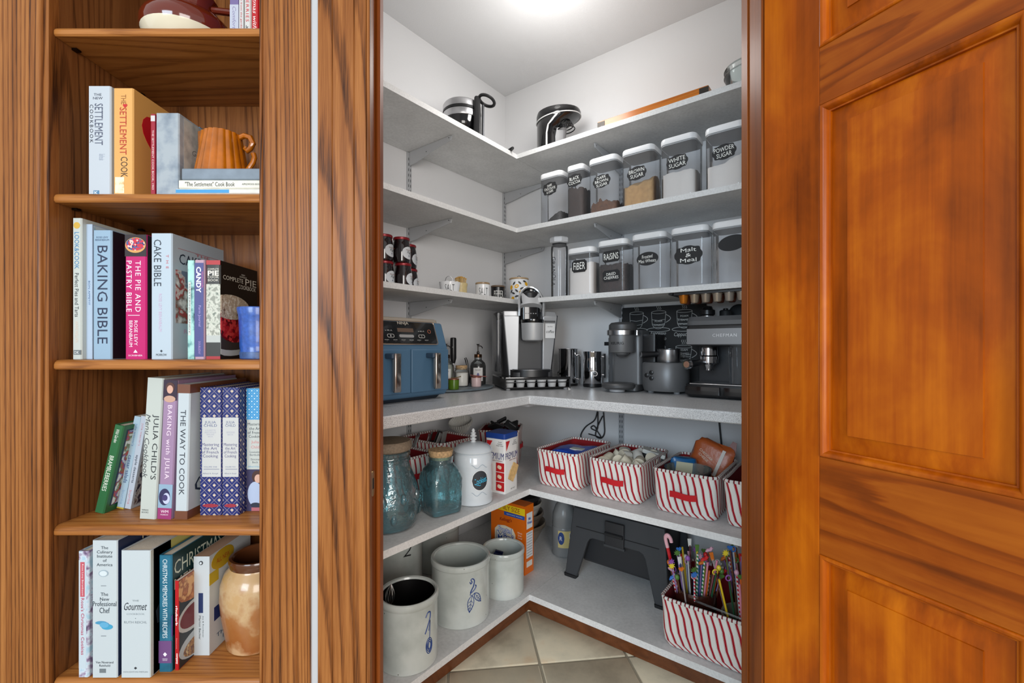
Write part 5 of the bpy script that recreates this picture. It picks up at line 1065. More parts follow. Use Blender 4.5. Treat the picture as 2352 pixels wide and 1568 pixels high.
def bring(w_, d_, r, z, k=7, n=4, amp=0, sd=0):
    base = rrect(w_, d_, r, n); pts = []
    for i in range(len(base)):
        a = base[i]; b2 = base[(i+1) % len(base)]; L_ = sqrt((a[0]-b2[0])**2+(a[1]-b2[1])**2); m_ = k if L_ > .05 else 1
        for j in range(m_): pts.append((a[0]+(b2[0]-a[0])*j/m_, a[1]+(b2[1]-a[1])*j/m_))
    pts.append(pts[0]); out = []
    for x, y in pts:
        s = 1+amp*noise.noise((x*14+sd, y*14, z*12+sd)); out.append((x*s, y*s, z))
    s = 0; per = [0]
    for i in range(1, len(out)): s += sqrt((pts[i][0]-pts[i-1][0])**2+(pts[i][1]-pts[i-1][1])**2); per.append(s)
    return out, per
def basket(label, loc, rot, w_=.205, d_=.32, h_=.15, sd=0, strap=True, sz=.5):
    o = thing('striped_basket', label, 'basket', loc, rot, 'red and white striped fabric baskets')
    secs = [(0,.90,.03),(.004,.935,.03),(.02,.96,.03),(h_*.35,.975,.028),(h_*.7,.985,.026),(h_-.004,1.0,.024)]
    g = G(); rs = []; pcs = []
    for z_, s, r in secs:
        rg, per = bring(w_*s, d_*(.03+.97*s), r, z_, amp=.02 if z_ > .01 else 0, sd=sd); rs.append(rg); pcs += [(p_+sd*.003, z_, 0) for p_ in per]
    g.rings(rs, True, False, False); g.a['pc'] = pcs; put('outer_cloth', g, ticking, o)
    g = G(); ri = []
    for z_, s in ((h_-.004,.965),(h_*.5,.945),(.008,.92)): ri.append(bring(w_*s, d_*s, .024, z_, amp=.02 if z_ > .01 else 0, sd=sd)[0][::-1])
    g.rings(ri, False, True, False); put('lining', g, lining, o)
    rg, per = bring(w_*.985, d_*.985, .024, h_-.003, amp=.02, sd=sd)
    g = G(); g.tube(rg[:-1], .0055, 6, True); g.a['pc'] = [(per[min(i//6, len(per)-1)], (i % 6)*.005, 0) for i in range(len(g.v))]; put('rim', g, rim_t, o)
    if strap:
        z0 = h_*sz; y0 = -d_/2*.985; g = G(); rs = []
        for k in range(9):
            x = -.045+.09*k/8; y = y0-.003-.008*sin(pi*k/8); zz = z0+.002*sin(k*.8); rs.append([(x,y,zz-.0105),(x,y-.002,zz-.0105),(x,y-.002,zz+.0105),(x,y,zz+.0105)])
        g.rings(rs); put('strap', g, strap_m, o)
    return o
def blob(w_, d_, h_, sd, amp=.25, n=16, m=10, pw=.45):
    """soft packet: superellipsoid with crumple noise, base at z=0"""
    g = G(); rs = []; f = lambda c: math.copysign(abs(c)**pw, c)
    for i in range(m+1):
        ph = -pi/2+pi*i/m
        rg = []
        for k in range(n):
            a = 2*pi*k/n; x = f(cos(ph))*f(cos(a)); y = f(cos(ph))*f(sin(a)); z = f(sin(ph))
            s = 1+amp*noise.noise((x*2+sd, y*2, z*2+sd)); rg.append((x*s*w_/2, y*s*d_/2, max(0, (z*s+1)*h_/2)))
        rs.append(rg)
    return g.rings(rs)
qf = .575; BD = .32
b1 = basket('striped basket holding a blue packet, next to the pantry corner', pq(.722, qf-BD/2, ZMs), ROT_R, .2, BD, .15, 1)
b2 = basket('striped basket full of white coffee pods', pq(.975, qf-BD/2, ZMs), ROT_R, .212, BD, .15, 2)
b3 = basket('striped basket with a clear plastic tub and an orange snack bag', pq(1.235, qf-BD/2-.003, ZMs), ROT_R, .215, BD, .15, 3, sz=.48)
b4 = basket('striped basket half hidden by the right door jamb', pq(1.468, qf-BD/2-.006, ZMs), ROT_R, .215, BD, .15, 4, sz=.5)
foil_b = M((24,74,190), .25, bump=.6, bscale=25); foil_o = M((176,84,36), .35, bump=.6, bscale=30)
o = thing('snack_packet', 'crumpled blue foil packet in the striped basket', 'packet', pq(.73, .42, ZMs+.088), ROT_R)
put('packet', blob(.15, .2, .055, 3, .35), foil_b, o); put('print', G().rr([(.05,.07,.04,.006),(.0565,.06,.035,.006)], .02, -.02), M((206,206,196), .4), o)
put('end_seal', G().box(-.07,.07,.098,.11,.02,.03), M((20,40,110), .3), o)
put('filling', G().box(-.075,.075,-.1,.1,-.078,-.002), M((30,40,80), .5), o)
# loose pods in the second basket
pod_w = M((214,206,186), .5); pod_c = M((222,220,212), .4); oran = M((206,84,30), .4)
for k, (x, y, z_, rx, rz, c, lb) in enumerate([(-.06,-.11,.118,.5,.4,0,''),(-.02,-.125,.122,1.9,1.2,1,''),(.035,-.12,.118,1.2,-.4,0,''),(.07,-.1,.122,.7,2.2,0,''),(-.07,-.05,.13,2.0,-.3,2,''),(-.03,-.06,.128,1.4,.9,0,''),(.015,-.07,.132,.9,-1.1,0,''),(.06,-.045,.134,1.8,.3,0,''),(-.06,.01,.128,.6,1.7,0,''),(-.015,0,.138,1.5,-.6,1,''),(.035,.005,.14,2.2,.5,1,''),(.075,.02,.13,1.0,1.0,0,''),(-.045,.07,.134,1.7,.2,1,''),(.005,.08,.136,2.1,-.8,1,''),(.055,.09,.132,1.3,.7,0,''),(0,-.03,.115,.2,0,0,''),(-.07,.11,.118,.3,1,0,'')]):
    pos = ('front' if y < -.09 else ('back' if y > .03 else 'middle'))+' '+('left' if x < -.04 else ('right' if x > .04 else 'centre'))
    lab = 'orange-lidded coffee pod lying in the striped basket of pods' if c == 2 else ('cream coffee pod at the %s of the striped basket of pods' % pos if c == 0 else 'white plastic coffee pod at the %s of the striped basket of pods' % pos)
    v = pq(.975, qf-BD/2, ZMs); v = v+Vector((x*cos(ROT_R)-y*sin(ROT_R), x*sin(ROT_R)+y*cos(ROT_R), z_))
    pd = thing('coffee_pod', lab, 'coffee pod', v, (rx, .3*sin(k), rz+ROT_R), 'coffee pods heaped in the basket')
    put('cup', G().lathe([(.0165,-.022),(.018,-.02),(.0225,.018),(.0225,.019)], 20), pod_w if c != 1 else pod_c, pd); put('foil_lid', G().lathe([(.0245,.0192),(.0248,.02),(.0248,.0218),(.023,.0222)], 20), oran if c == 2 else pod_w, pd)
bed = stuff(tag(put('pod_heap', heap(.185, .295, lambda u, v: .092+.014*nz(u, v, 8, 11), 12), M((196,188,170), .7, bump=.8, bscale=60), None, pq(.975, qf-BD/2, ZMs+.008), ROT_R), 'coffee pods buried below the top layer of the basket', 'coffee pods'))
o = thing('creamer_box', 'white and black carton end sticking out behind the pods', 'carton', pq(1.035, .33, ZMs+.1115), (0,.25,ROT_R+.3)); put('carton', G().box(-.045,.045,-.03,.03,0,.045), M((206,206,200), .5), o, bevel=.002); put('black_edge', G().box(-.045,.045,-.0308,-.03,.012,.03), blk, o)
# tub, blue box and snack bag in the third basket
o = thing('plastic_tub', 'clear round plastic tub in the striped basket', 'tub', pq(1.215, .45, ZMs+.062), 0)
put('tub', G().lathe([(.062,0),(.068,.002),(.08,.07),(.083,.073),(.083,.077),(.079,.077),(.066,.006)], 40), clear('tub_plastic', (226,232,228), .12, 1.45, boost=1.6), o); put('rim', G().tube([(.082*cos(2*pi*k/40), .082*sin(2*pi*k/40), .077) for k in range(40)], .002, 6, True), glassm, o)
o = thing('snack_packet', 'blue and teal packet standing at the left of the basket', 'packet', pq(1.165, .37, ZMs+.058), (0,.1,ROT_R+.5)); put('packet', blob(.1, .05, .10, 8, .2), M((24,96,150), .3, bump=.4, bscale=30), o); put('print', G().box(-.03,.03,-.0285,-.02,.04,.085), M((206,200,170), .5), o); put('badge', G().box(-.03,-.01,-.029,-.02,.03,.05), M((170,30,60), .5), o)
o = thing('snack_bag', 'folded orange cheddar cheese snack bag', 'bag', pq(1.225, .285, ZMs+.075), (radians(-12), .35, ROT_R)); put('bag', blob(.15, .05, .14, 12, .25), foil_o, o); put('top_flap', G().rings([[(.035,-.004,.12),(.075,-.004,.12),(.075,.004,.12),(.035,.004,.12)],[(.045,-.003,.17),(.06,-.003,.17),(.06,.003,.17),(.045,.003,.17)]]), M((120,44,30), .4), o); put('stripe', G().box(.03,.042,-.03,-.022,.02,.125), M((206,196,186), .4), o); text(o, 'CHEDDAR\nCHEESE', .06, .024, (-.02,-.029,.075), M((226,206,186), .5), roll=20)
o = tag(put('basket_filler', blob(.19, .29, .055, 21, .15), M((70,30,34), .8), None, pq(1.235, qf-BD/2-.003, ZMs+.0085), ROT_R), 'dark bundle filling the bottom of the tub basket', 'bundle'); put('tie', G().tube([(-.05,-.1,.05),(0,-.05,.056),(.05,.05,.056)], .003, 6), M((110,50,50), .8), o)
# baskets against the left wall and in the corner
b5 = basket('empty dark red striped basket behind the glass jars', pq(.20, .985, ZMs), ROT_L, .215, .27, .15, 5)
b6 = basket('striped basket of small packets behind the white cookie jar', pq(.20, .735, ZMs), ROT_L, .215, .27, .175, 6)
b7 = basket('striped basket of black packets in the pantry corner', pq(.27, .37, ZMs), ROT_L+.55, .22, .2, .175, 7)
for k in range(9):
    x = -.07+.035*(k % 5); y = -.05+.06*(k//5)+.01*sin(k*3); v = pq(.27, .37, ZMs+.13+.02*(k % 3)); r = ROT_L+.55
    v = v+Vector((x*cos(r)-y*sin(r), x*sin(r)+y*cos(r), .004*k))
    o = thing('tea_packet', 'black packet heaped in the corner basket', 'packet', v, (radians(30*sin(k*2.1)), radians(35*cos(k*1.7)), r+k*.8), 'black packets in the corner basket')
    put('packet', G().rr([(-.004,.07,.05,.004),(0,.075,.054,.004),(.006,.07,.05,.004)]), blk_mat, o); put('print', G().box(-.02,.02,-.012,-.006,.0062,.0068), M((110,110,112), .5), o)
o = stuff(tag(put('packet_heap', heap(.19, .165, lambda u, v: .10+.015*nz(u, v, 6, 14), 10), blk_mat, None, pq(.27, .37, ZMs+.009), ROT_L+.55), 'black packets buried at the bottom of the corner basket', 'packets'))
for k in range(7):
    v = pq(.2+.012*(k % 3)*(-1)**k, .70+.028*k, ZMs+.165+.004*(k % 2))
    o = thing('sweetener_packet', 'silver and dark packet standing in the basket behind the cookie jar', 'packet', v, (radians(15), radians(20*sin(k)), ROT_L+.2*k), 'small packets behind the cookie jar')
    put('packet', G().rr([(-.03,.028,.004,.001),(.03,.028,.004,.001)]), M((60,58,58), .5) if k % 2 else M((150,148,146), .4), o); put('seal', G().box(-.014,.014,-.0025,.0025,.03,.034), M((120,120,120), .5), o)
o = tag(put('packet_heap', heap(.19, .245, lambda u, v: .12+.012*nz(u, v, 6, 17), 10), M((52,48,48), .7), None, pq(.20, .735, ZMs+.009), ROT_L), 'packets filling the bottom of the basket behind the cookie jar', 'packets'); stuff(o)
o = thing('coffee_filters', 'stack of fluted white paper coffee filters', 'coffee filters', pq(.22, .60, ZMs+.185), (radians(20), radians(-8), 0))
for k in range(4):
    n = 72; g = G(); g.rings([[((.03+.0*k)*cos(2*pi*j/n), .03*sin(2*pi*j/n), .004*k) for j in range(n)], [((.055+.003*(-1)**j)*cos(2*pi*j/n), (.055+.003*(-1)**j)*sin(2*pi*j/n), .04+.004*k) for j in range(n)]], True, False); put('filter', g, M((196,194,188), .8), o)
# ------------------------------------------------------------ jars and tin at the front of the left run
aqua = clear('aqua_glass', (196,236,244), .09, 1.5, .05, .7, 30, 2.4); aqua_in = clear('aqua_inner', (240,252,254), .03, 1.4, .06, .6, 22, 1.6); aqua_d = clear('aqua_base', (110,196,206), .35, 1.5, .1, .4, 40)
loc = Vector((xat(893, 1.475), 1.475, ZMs)); o = thing('glass_jar', 'large pear-shaped aqua glass jar with a flat wooden stopper', 'jar', loc, .6, 'aqua glass jars')
pr = [(.07,0),(.086,.004),(.095,.02),(.1,.06),(.099,.09),(.092,.125),(.079,.165),(.069,.19),(.065,.205),(.065,.21),(.069,.213),(.069,.22),(.065,.223),(.065,.228),(.069,.231),(.069,.24),(.065,.243)]
put('glass', G().lathe(pr, 48, c1=False), aqua, o); put('inner_glass', G().lathe([(r*.92, z_+.008) for r, z_ in pr[1:9]], 40, c1=False), aqua_in, o); put('glass_base', G().lathe([(.06,.001),(.082,.004),(.088,.012),(.06,.014)], 40), aqua_d, o)
put('stopper', G().lathe([(.06,.243),(.066,.2435),(.072,.248),(.074,.258),(.073,.27),(.068,.276),(.03,.277)], 40), M((128,112,94), .7, bump=.3, bscale=150, var=.2), o)
g = G(); g.tube([(.012*k-.04, -.1015, .13+.006*sin(k)) for k in range(4)], .003, 6); 
for k in range(8):
    a = -1.2+.34*k; put('embossed_leaf', G().sph((.092*sin(a), -.092*cos(a), .075+.028*(-1)**k), .012, 12, 8, 1.6), aqua, o)
loc = Vector((xat(1012, 1.6), 1.6, ZMs)); o = thing('glass_jar', 'square aqua glass cookie jar with a cork stopper', 'jar', loc, radians(38), 'aqua glass jars')
sc = [(0,.10,.10,.016),(.004,.112,.112,.018),(.02,.118,.118,.018),(.12,.122,.122,.02),(.138,.118,.118,.03),(.152,.104,.104,.04),(.164,.09,.09,.044),(.17,.086,.086,.043),(.19,.088,.088,.044),(.197,.09,.09,.045)]
put('glass', G().rr(sc, n=8, c1=False), aqua, o); put('inner_glass', G().rr([(z_+.012, w_*.9, d_*.9, r*.9) for z_, w_, d_, r in sc[1:7]], n=8, c1=False), aqua_in, o); put('glass_base', G().rr([(.001,.1,.1,.016),(.012,.112,.112,.018),(.018,.09,.09,.03)], n=6), aqua_d, o)
put('stopper', G().lathe([(.036,.185),(.041,.198),(.044,.214),(.0435,.218),(.02,.219)], 36), corkm, o)
aq_t = clear('aqua_emboss', (150,206,212), .2, 1.5, .05)
for s, x, z_, w_, h_, f in (('COOKIES',0,.125,.05,.012,0), ('FOR SANTA',0,.098,.07,.012,0), ('BISCUITS',0,.072,.07,.012,0), ('COOKIES',0,.046,.07,.013,0), ('GOOD',0,.08,.045,.016,1), ('THINGS',0,.05,.06,.016,1)):
    text(o, s, w_, h_, ((.0612,x,z_) if f == 0 else (x,-.0612,z_)), aq_t, rot=(0,0,pi/2) if f == 0 else (0,0,0), shear=.15)
loc = Vector((xat(1087, 1.71), 1.71, ZMs)); o = thing('cookie_jar', 'white ceramic cookie jar with a black oval label and tree finial', 'jar', loc, -math.atan2(loc.x, loc.y)+.32)
cj = M((212,220,226), .18, coat=.4)
put('jar', G().lathe([(.066,0),(.072,.003),(.073,.012),(.0715,.018),(.0725,.022),(.0735,.1),(.0725,.14),(.0735,.144),(.0725,.15),(.072,.175),(.069,.18),(.07,.185),(.066,.188)], 48), cj, o)
put('lid', G().lathe([(.066,.1885),(.073,.19),(.0745,.194),(.07,.2),(.058,.211),(.035,.219),(.012,.222)], 48), cj, o); put('finial', G().lathe([(.012,.2215),(.007,.226),(.013,.232),(.006,.238),(.0145,.244),(.007,.25),(.011,.255),(.005,.26),(.007,.265),(.003,.272)], 12), M((216,220,222), .4), o)
patch(o, .0738, .002, .033, .095, .038, M((226,230,232), .4), 'label_border', .0006); patch(o, .0738, .002, .030, .095, .035, M((46,50,56), .6), 'chalk_label', .0012)
text(o, 'Cookies', .05, .022, (.002, -.0756, .095), M((60,190,230), .5), roll=-14, shear=.15, bold=0, curve=.0738, sp=.95); text(o, '~', .016, .004, (-.004, -.0756, .078), M((60,190,230), .5), curve=.0738)
for s, z_, r_ in ((1,.145,0),(-1,.045,0)):
    put('scroll', G().tube([((.0742)*sin(x/.0738), -.0742*cos(x/.0738), z_+.006*sin(x*160)) for x in [-.03+.06*k/24 for k in range(25)]], .001, 5), M((170,184,196), .4), o)
# cracker tin
o = thing('cracker_tin', 'white cracker tin with a blue lid and red panels', 'tin', pq(.557, .718, ZMs), ROT_L+.08)
tw = .094; put('tin', G().rr([(0,tw,tw,.008),(.215,tw,tw,.008)], n=3), M((222,222,220), .25), o); put('lid', G().rr([(.2155,tw+.004,tw+.004,.009),(.234,tw+.004,tw+.004,.009),(.237,tw,tw,.008)], n=3), M((30,62,134), .25), o)
nb = M((34,38,110), .4); rd = M((190,30,34), .4)
for ang, off in ((0, 0), (-pi/2, 1)):
    def T(s, w_, h_, x, z, mat, **k):
        c, s_ = cos(ang), sin(ang); y = -tw/2-.0008; return text(o, s, w_, h_, (x*c-y*s_, x*s_+y*c, z), mat, rot=(0,0,ang), **k)
    def Bx(x0, x1, z0, z1, mat, name): return put(name, G().box(x0,x1,-tw/2-.0006,-tw/2,z0,z1), mat, o, (0,0,0), (0,0,ang))
    T('PREMIUM', .086, .026, 0, .147, nb, bold=0); T('Saltine Crackers', .05, .006, .01, .129, M((120,30,40), .5)); T('The All\nGoodness\nFamily Cracker', .034, .02, .024, .195, ink_b)
    g = G(); g.rings([[(-.04,y,.206),(-.012,y,.206),(-.036,y,.168)][::-1] for y in (-tw/2-.0004,-tw/2-.001)]); put('triangle', g, rd, o, (0,0,0), (0,0,ang)); T('N', .012, .014, -.03, .194, M((226,226,226), .4))
    if off == 0:
        for k in range(3): c = put('cracker', G().rr([(0,.04,.04,.003),(.003,.04,.04,.003)], n=2), M((206,170,112), .7, bump=.5, bscale=90, var=.2), o, (.0+.011*k, -tw/2-.0012+.0003*k, .065+.012*k), (pi/2, .5, 0))
        T('NET WT', .03, .005, .01, .012, ink_b)
    else:
        for k in range(3): Bx(.005,.044,.01+.038*k,.045+.038*k, rd, 'red_panel'); put('cracker_print', G().rr([(0,.02,.014,.006),(.0006,.02,.014,.006)]), M((226,206,180), .6), o, (-tw/2-.0009, -.022, .028+.038*k), (pi/2, .3, -pi/2))
        Bx(-.044,.0,.01,.12, M((226,224,220), .4), 'white_panel')
# cords hanging under the counter
cz = ZC-.038
def cord(label, pts, r=.0032): return tag(put('power_cord', G().tube(pts, r, 7), blk_mat), label, 'cord', 'cords hanging under the counter')
def sp(pts, n=6):
    P = [Vector(p) for p in pts]; out = []
    for i in range(len(P)-1):
        a, b2, c, d = P[max(i-1,0)], P[i], P[i+1], P[min(i+2,len(P)-1)]
        for k in range(n):
            t = k/n; out.append(.5*((2*b2)+(c-a)*t+(2*a-5*b2+4*c-d)*t*t+(3*b2-a-3*c+d)*t**3))
    out.append(P[-1]); return out
def wl(px, py): p, Y = onR(px, .012); return pq(p, .012, zat(py, Y))
cord('black looped power cord hanging in the middle of the right wall', sp([wl(1372,945), wl(1365,965), wl(1345,980), wl(1334,1000), wl(1342,1018)]))
cord('black power cord with a small loop on the right wall', sp([wl(1373,945), wl(1372,985), wl(1360,985), wl(1358,980), wl(1365,978), wl(1372,990), wl(1380,1004), wl(1366,1000), wl(1352,996)]))
cord('black power cord forming a wide loop on the right wall', sp([wl(1386,946), wl(1388,975), wl(1388,995), wl(1380,1006), wl(1368,1000), wl(1372,980), wl(1384,955)]))
cord('single black power cord near the right door jamb', sp([wl(1652,968), wl(1655,1000), wl(1658,1030), wl(1660,1060)]), .004)
# ------------------------------------------------------------ lowest shelf
ZBs = ZB+.0006
m, t_, N, L, b = nt('stoneware_grey'); tc = N.new('ShaderNodeTexCoord'); n1 = N.new('ShaderNodeTexNoise'); n1.inputs['Scale'].default_value = 7; n1.inputs['Detail'].default_value = 8; L.new(tc.outputs['Object'], n1.inputs['Vector'])
cr = ramp(N, [(.3, (166,172,168)), (.5, (192,198,194)), (.68, (202,206,202))]); L.new(n1.outputs['Fac'], cr.inputs[0])
vo = N.new('ShaderNodeTexVoronoi'); vo.inputs['Scale'].default_value = 26; L.new(tc.outputs['Object'], vo.inputs['Vector']); lt = N.new('ShaderNodeMath'); lt.operation = 'LESS_THAN'; lt.inputs[1].default_value = .045; L.new(vo.outputs['Distance'], lt.inputs[0])
mx = N.new('ShaderNodeMix'); mx.data_type = 'RGBA'; mx.inputs[7].default_value = sr(70,66,60); L.new(lt.outputs[0], mx.inputs[0]); L.new(cr.outputs[0], mx.inputs[6]); L.new(mx.outputs[2], b.inputs['Base Color']); b.inputs['Roughness'].default_value = .22; b.inputs['Coat Weight'].default_value = .3
stone_m = m; stone_in = M((186,194,190), .3, var=.08, bscale=10); dark_in = M((14,13,13), .35); cobalt = M((38,66,130), .4)
def crock(label, c, r, h_, inner, rot=0):
    o = thing('stoneware_crock', label, 'crock', c, rot, 'grey stoneware crocks')
    put('body', G().lathe([(r*.94,0),(r*.965,.003),(r*.97,.02),(r*.97,h_-.026),(r*.975,h_-.023),(r*1.0,h_-.02),(r*1.008,h_-.011),(r*.995,h_-.003),(r*.965,h_),(r*.90,h_-.002),(r*.875,h_-.008)], 56, c1=False), stone_m, o)
    put('inside', G().lathe([(r*.876,h_-.0085),(r*.865,h_*.6),(r*.86,.02),(.001,.015)], 48, c0=False, c1=False), inner, o)
    return o
def on_crock(o, R, pts, r, name='painted_mark'): return put(name, G().tube([((R+.0006)*sin(x/R), -(R+.0006)*cos(x/R), z) for x, z in pts], r, 5), cobalt, o)
def leafpts(cx, cz, L_, w_, ang):
    c, s = cos(ang), sin(ang); out = []
    for k in range(25):
        t = k/24*2; u = t if t < 1 else 2-t; v = (1 if t < 1 else -1)*w_*sin(pi*u**.8); out.append((cx+u*L_*c-v*s, cz+u*L_*s+v*c))
    return out
c1 = Vector((xat(938, 1.478), 1.478, ZBs)); o = crock('stoneware crock with a black inside beside the left door jamb', c1, .097, .218, dark_in, -math.atan2(c1.x, c1.y)+.72); R = .097*.97
on_crock(o, R, sp([(-.012,.165,0),(-.004,.175,0),(.006,.176,0),(.006,.16,0),(-.002,.14,0),(-.012,.115,0),(.0,.12,0),(.004,.1,0)] and [(x, z, 0) for x, z in ((-.012,.165),(-.004,.177),(.006,.176),(.006,.16),(-.002,.14),(-.014,.115))]) and [(v.x, v.y) for v in sp([(x, z, 0) for x, z in ((-.012,.165),(-.004,.177),(.006,.176),(.006,.16),(-.002,.14),(-.014,.115))])], .002)
for k in range(3): on_crock(o, R, [((.013-.003*k)*cos(2*pi*j/20)+.002, .072+(.024-.006*k)*sin(2*pi*j/20)) for j in range(21)], .0013)
on_crock(o, R, [(.0,.12),(.006,.15),(.004,.1),(-.002,.07),(.004,.05)], .0013)
wk = thing('whisk', 'steel wire whisk hanging over the rim of the left crock', 'whisk', Vector((xat(893, 1.43), 1.43, zat(1395, 1.43))), (radians(10), radians(8), 0))
for k in range(4):
    a = pi*k/4; put('wire', G().tube([(.014*sin(pi*j/12)*cos(a), .014*sin(pi*j/12)*sin(a), .085*j/12) for j in range(13)]+[(-.014*sin(pi*j/12)*cos(a), -.014*sin(pi*j/12)*sin(a), .085-.085*j/12) for j in range(1,13)], .0011, 5), steel, wk)
put('handle', G().rod((0,0,-.06),(0,0,.002),.005), steel, wk)
c2 = Vector((xat(1058, 1.722), 1.722, ZBs)); o = crock('large stoneware crock painted with a blue two and leaves', c2, .112, .225, stone_in, -math.atan2(c2.x, c2.y)+.42); R = .112*.97
on_crock(o, R, [(v.x, v.y) for v in sp([(x, z, 0) for x, z in ((-.012,.168),(-.009,.161),(-.004,.166),(-.008,.174),(-.002,.178),(.005,.17),(.002,.152),(-.006,.138),(-.01,.128),(.0,.133),(.008,.14),(.012,.148),(.009,.153))])], .002)
for cx_, cz_, L_, w_, an in ((-.004,.118,.06,.012,-1.75),(.006,.124,.048,.01,-.95)):
    on_crock(o, R, leafpts(cx_, cz_, L_, w_, an), .0014); on_crock(o, R, [(cx_+L_*t*cos(an), cz_+L_*t*sin(an)) for t in (0,.5,1)], .0009)
    for t in (.3,.5,.7):
        for s in (-1,1): on_crock(o, R, [(cx_+L_*t*cos(an), cz_+L_*t*sin(an)), (cx_+L_*(t+.14)*cos(an)-s*w_*.7*sin(an), cz_+L_*(t+.14)*sin(an)+s*w_*.7*cos(an))], .0008)
on_crock(o, R, [(-.008,.128),(-.012,.122),(-.004,.118),(.006,.124)], .0012)
c3 = Vector((xat(1156, 1.885), 1.885, ZBs)); o = crock('small plain stoneware crock holding a blue clip', c3, .088, .182, stone_in, 0)
o = thing('bag_clip', 'dark blue plastic clip leaning inside the small crock', 'clip', c3+Vector((-.032,.03,.115)), (.3,.4,.3)); put('jaw', G().box(-.02,.02,-.004,.004,-.02,.028), M((20,36,80), .35), o, bevel=.002); put('jaw', G().box(-.016,.02,.0045,.012,-.01,.036), M((16,26,60), .35), o, bevel=.002)
for k, (p_, q_, r, h_, lb) in enumerate(((.17,1.2,.11,.25,'shadowed crock at the back behind the black-lined crock'), (.17,.95,.115,.27,'shadowed crock marked with a two behind the large crock'), (.16,.70,.1,.2,'shadowed crock behind the small plain crock'))):
    v = pq(p_, q_, ZBs); o = crock(lb, v, r, h_, stone_in, -math.atan2(v.x, v.y)+(.25 if k == 1 else 0))
    if k < 2: text(o, '2', .035, .05, (.02, -r*.985, h_-.07), ink_b, bold=-.01, shear=.2, curve=r)
# cereal box
p0, p1, qf_ = .342, .538, .532
o = thing('cereal_box', 'orange frosted wheat cereal box', 'box', pq((p0+p1)/2, qf_-.033, ZBs), ROT_R); cw = (p1-p0)/2; ch = .305
orange = M((216,104,16), .35); bx = put('carton', G().box(-cw,cw,-.033,.033,0,ch), orange, o)
def fp(x0, x1, z0, z1, mat, name, t=.0004): return put(name, G().box(x0,x1,-.033-t,-.033,z0,z1), mat, o)
fp(-cw,cw,.262,.293, M((236,206,30), .35), 'yellow_band'); fp(-.02,cw*.98,.244,.2605, M((40,84,170), .35), 'blue_band'); text(o, 'FAMILY SIZE', .14, .02, (.0,-.0338,.278), M((150,24,30), .4), bold=0); text(o, 'Lightly Sweetened  Whole Grain', .09, .006, (.04,-.0338,.252), ink_w)
text(o, "Kellogg's", .07, .02, (-.01,-.0338,.222), M((120,20,26), .4), shear=.2, bold=.01, roll=-5)
g = G(); P = [(-.075+x, z) for x, z in [(0,.02),(0,.17),(.02,.19),(.06,.196),(.105,.19),(.12,.165),(.122,.02)]]; g.rings([[(x,-.033,z) for x, z in P][::-1],[(x,-.0336,z) for x, z in P][::-1]]); put('title_shield', g, M((226,220,200), .4), o)
for s, w_, h_, z_ in (('Frosted', .075, .026, .176), ('Mini', .095, .04, .142), ('Wheats', .11, .038, .098)):
    text(o, s, w_*1.05, h_*1.12, (-.014,-.0341,z_), M((30,80,176), .4), bold=.05, wob=.02); text(o, s, w_, h_, (-.014,-.0346,z_), M((236,236,230), .4), bold=.0, wob=.02)
text(o, 'Whole\nGrain\nCereal', .026, .03, (.07,-.0338,.17), M((240,226,206), .4)); text(o, '300', .03, .014, (.02,-.0348,.1), M((30,80,176), .4), bold=.03)
fp(-.05,.03,.025,.075, blotch('wheat_photo', [(190,140,80),(220,190,140),(240,230,216)], 60), 'cereal_picture', .0008)
def sp2(y0, y1, z0, z1, mat, name, t=.0005): return put(name, G().box(cw,cw+t,y0,y1,z0,z1), mat, o)
sp2(-.02,.024,.2,.27, M((222,226,226), .4), 'side_badge'); text(o, 'Mini\nWheats', .036, .03, (cw+.0009,.002,.235), M((30,80,176), .4), rot=(0,0,pi/2), bold=.03); sp2(-.022,.026,.07,.185, M((214,218,222), .5), 'nutrition_panel'); sp2(-.02,.022,.03,.055, M((222,220,214), .5), 'side_note')
for k in range(8): sp2(-.019,.022,.08+.012*k,.0815+.012*k, M((70,76,90), .5), 'print_line', .0008)
text(o, 'NUTRITION', .036, .006, (cw+.001,.002,.177), ink_b, rot=(0,0,pi/2))
# stacked mixing bowls
bc = pq(.345, .315, 0)
for k, (sc_, c, lb) in enumerate(((1.0,(116,104,90),'lowest brown stoneware mixing bowl of the nested stack'), (.92,(112,102,92),'second brown stoneware mixing bowl of the nested stack'), (.86,(190,188,182),'pale glazed bowl near the top of the nested stack'), (.8,(40,40,42),'dark bowl on top of the nested stack'))):
    o = tag(put('mixing_bowl', G().lathe([(.055*sc_,0),(.06*sc_,.004),(.095*sc_,.055),(.12*sc_,.105),(.128*sc_,.118),(.132*sc_,.12),(.134*sc_,.134),(.129*sc_,.137),(.122*sc_,.13),(.085*sc_,.05),(.05*sc_,.012)], 44), M(c, .3, var=.12, bscale=12, coat=.2), None, (bc.x, bc.y, ZBs+[0,.05,.098,.135][k])), lb, 'bowl', 'nested mixing bowls')
    put('rim_band', G().lathe([(.1335*sc_,.121),(.1352*sc_,.124),(.1352*sc_,.131),(.1335*sc_,.134)], 44, c0=False, c1=False), M(tuple(int(q*.8) for q in c), .3), o)
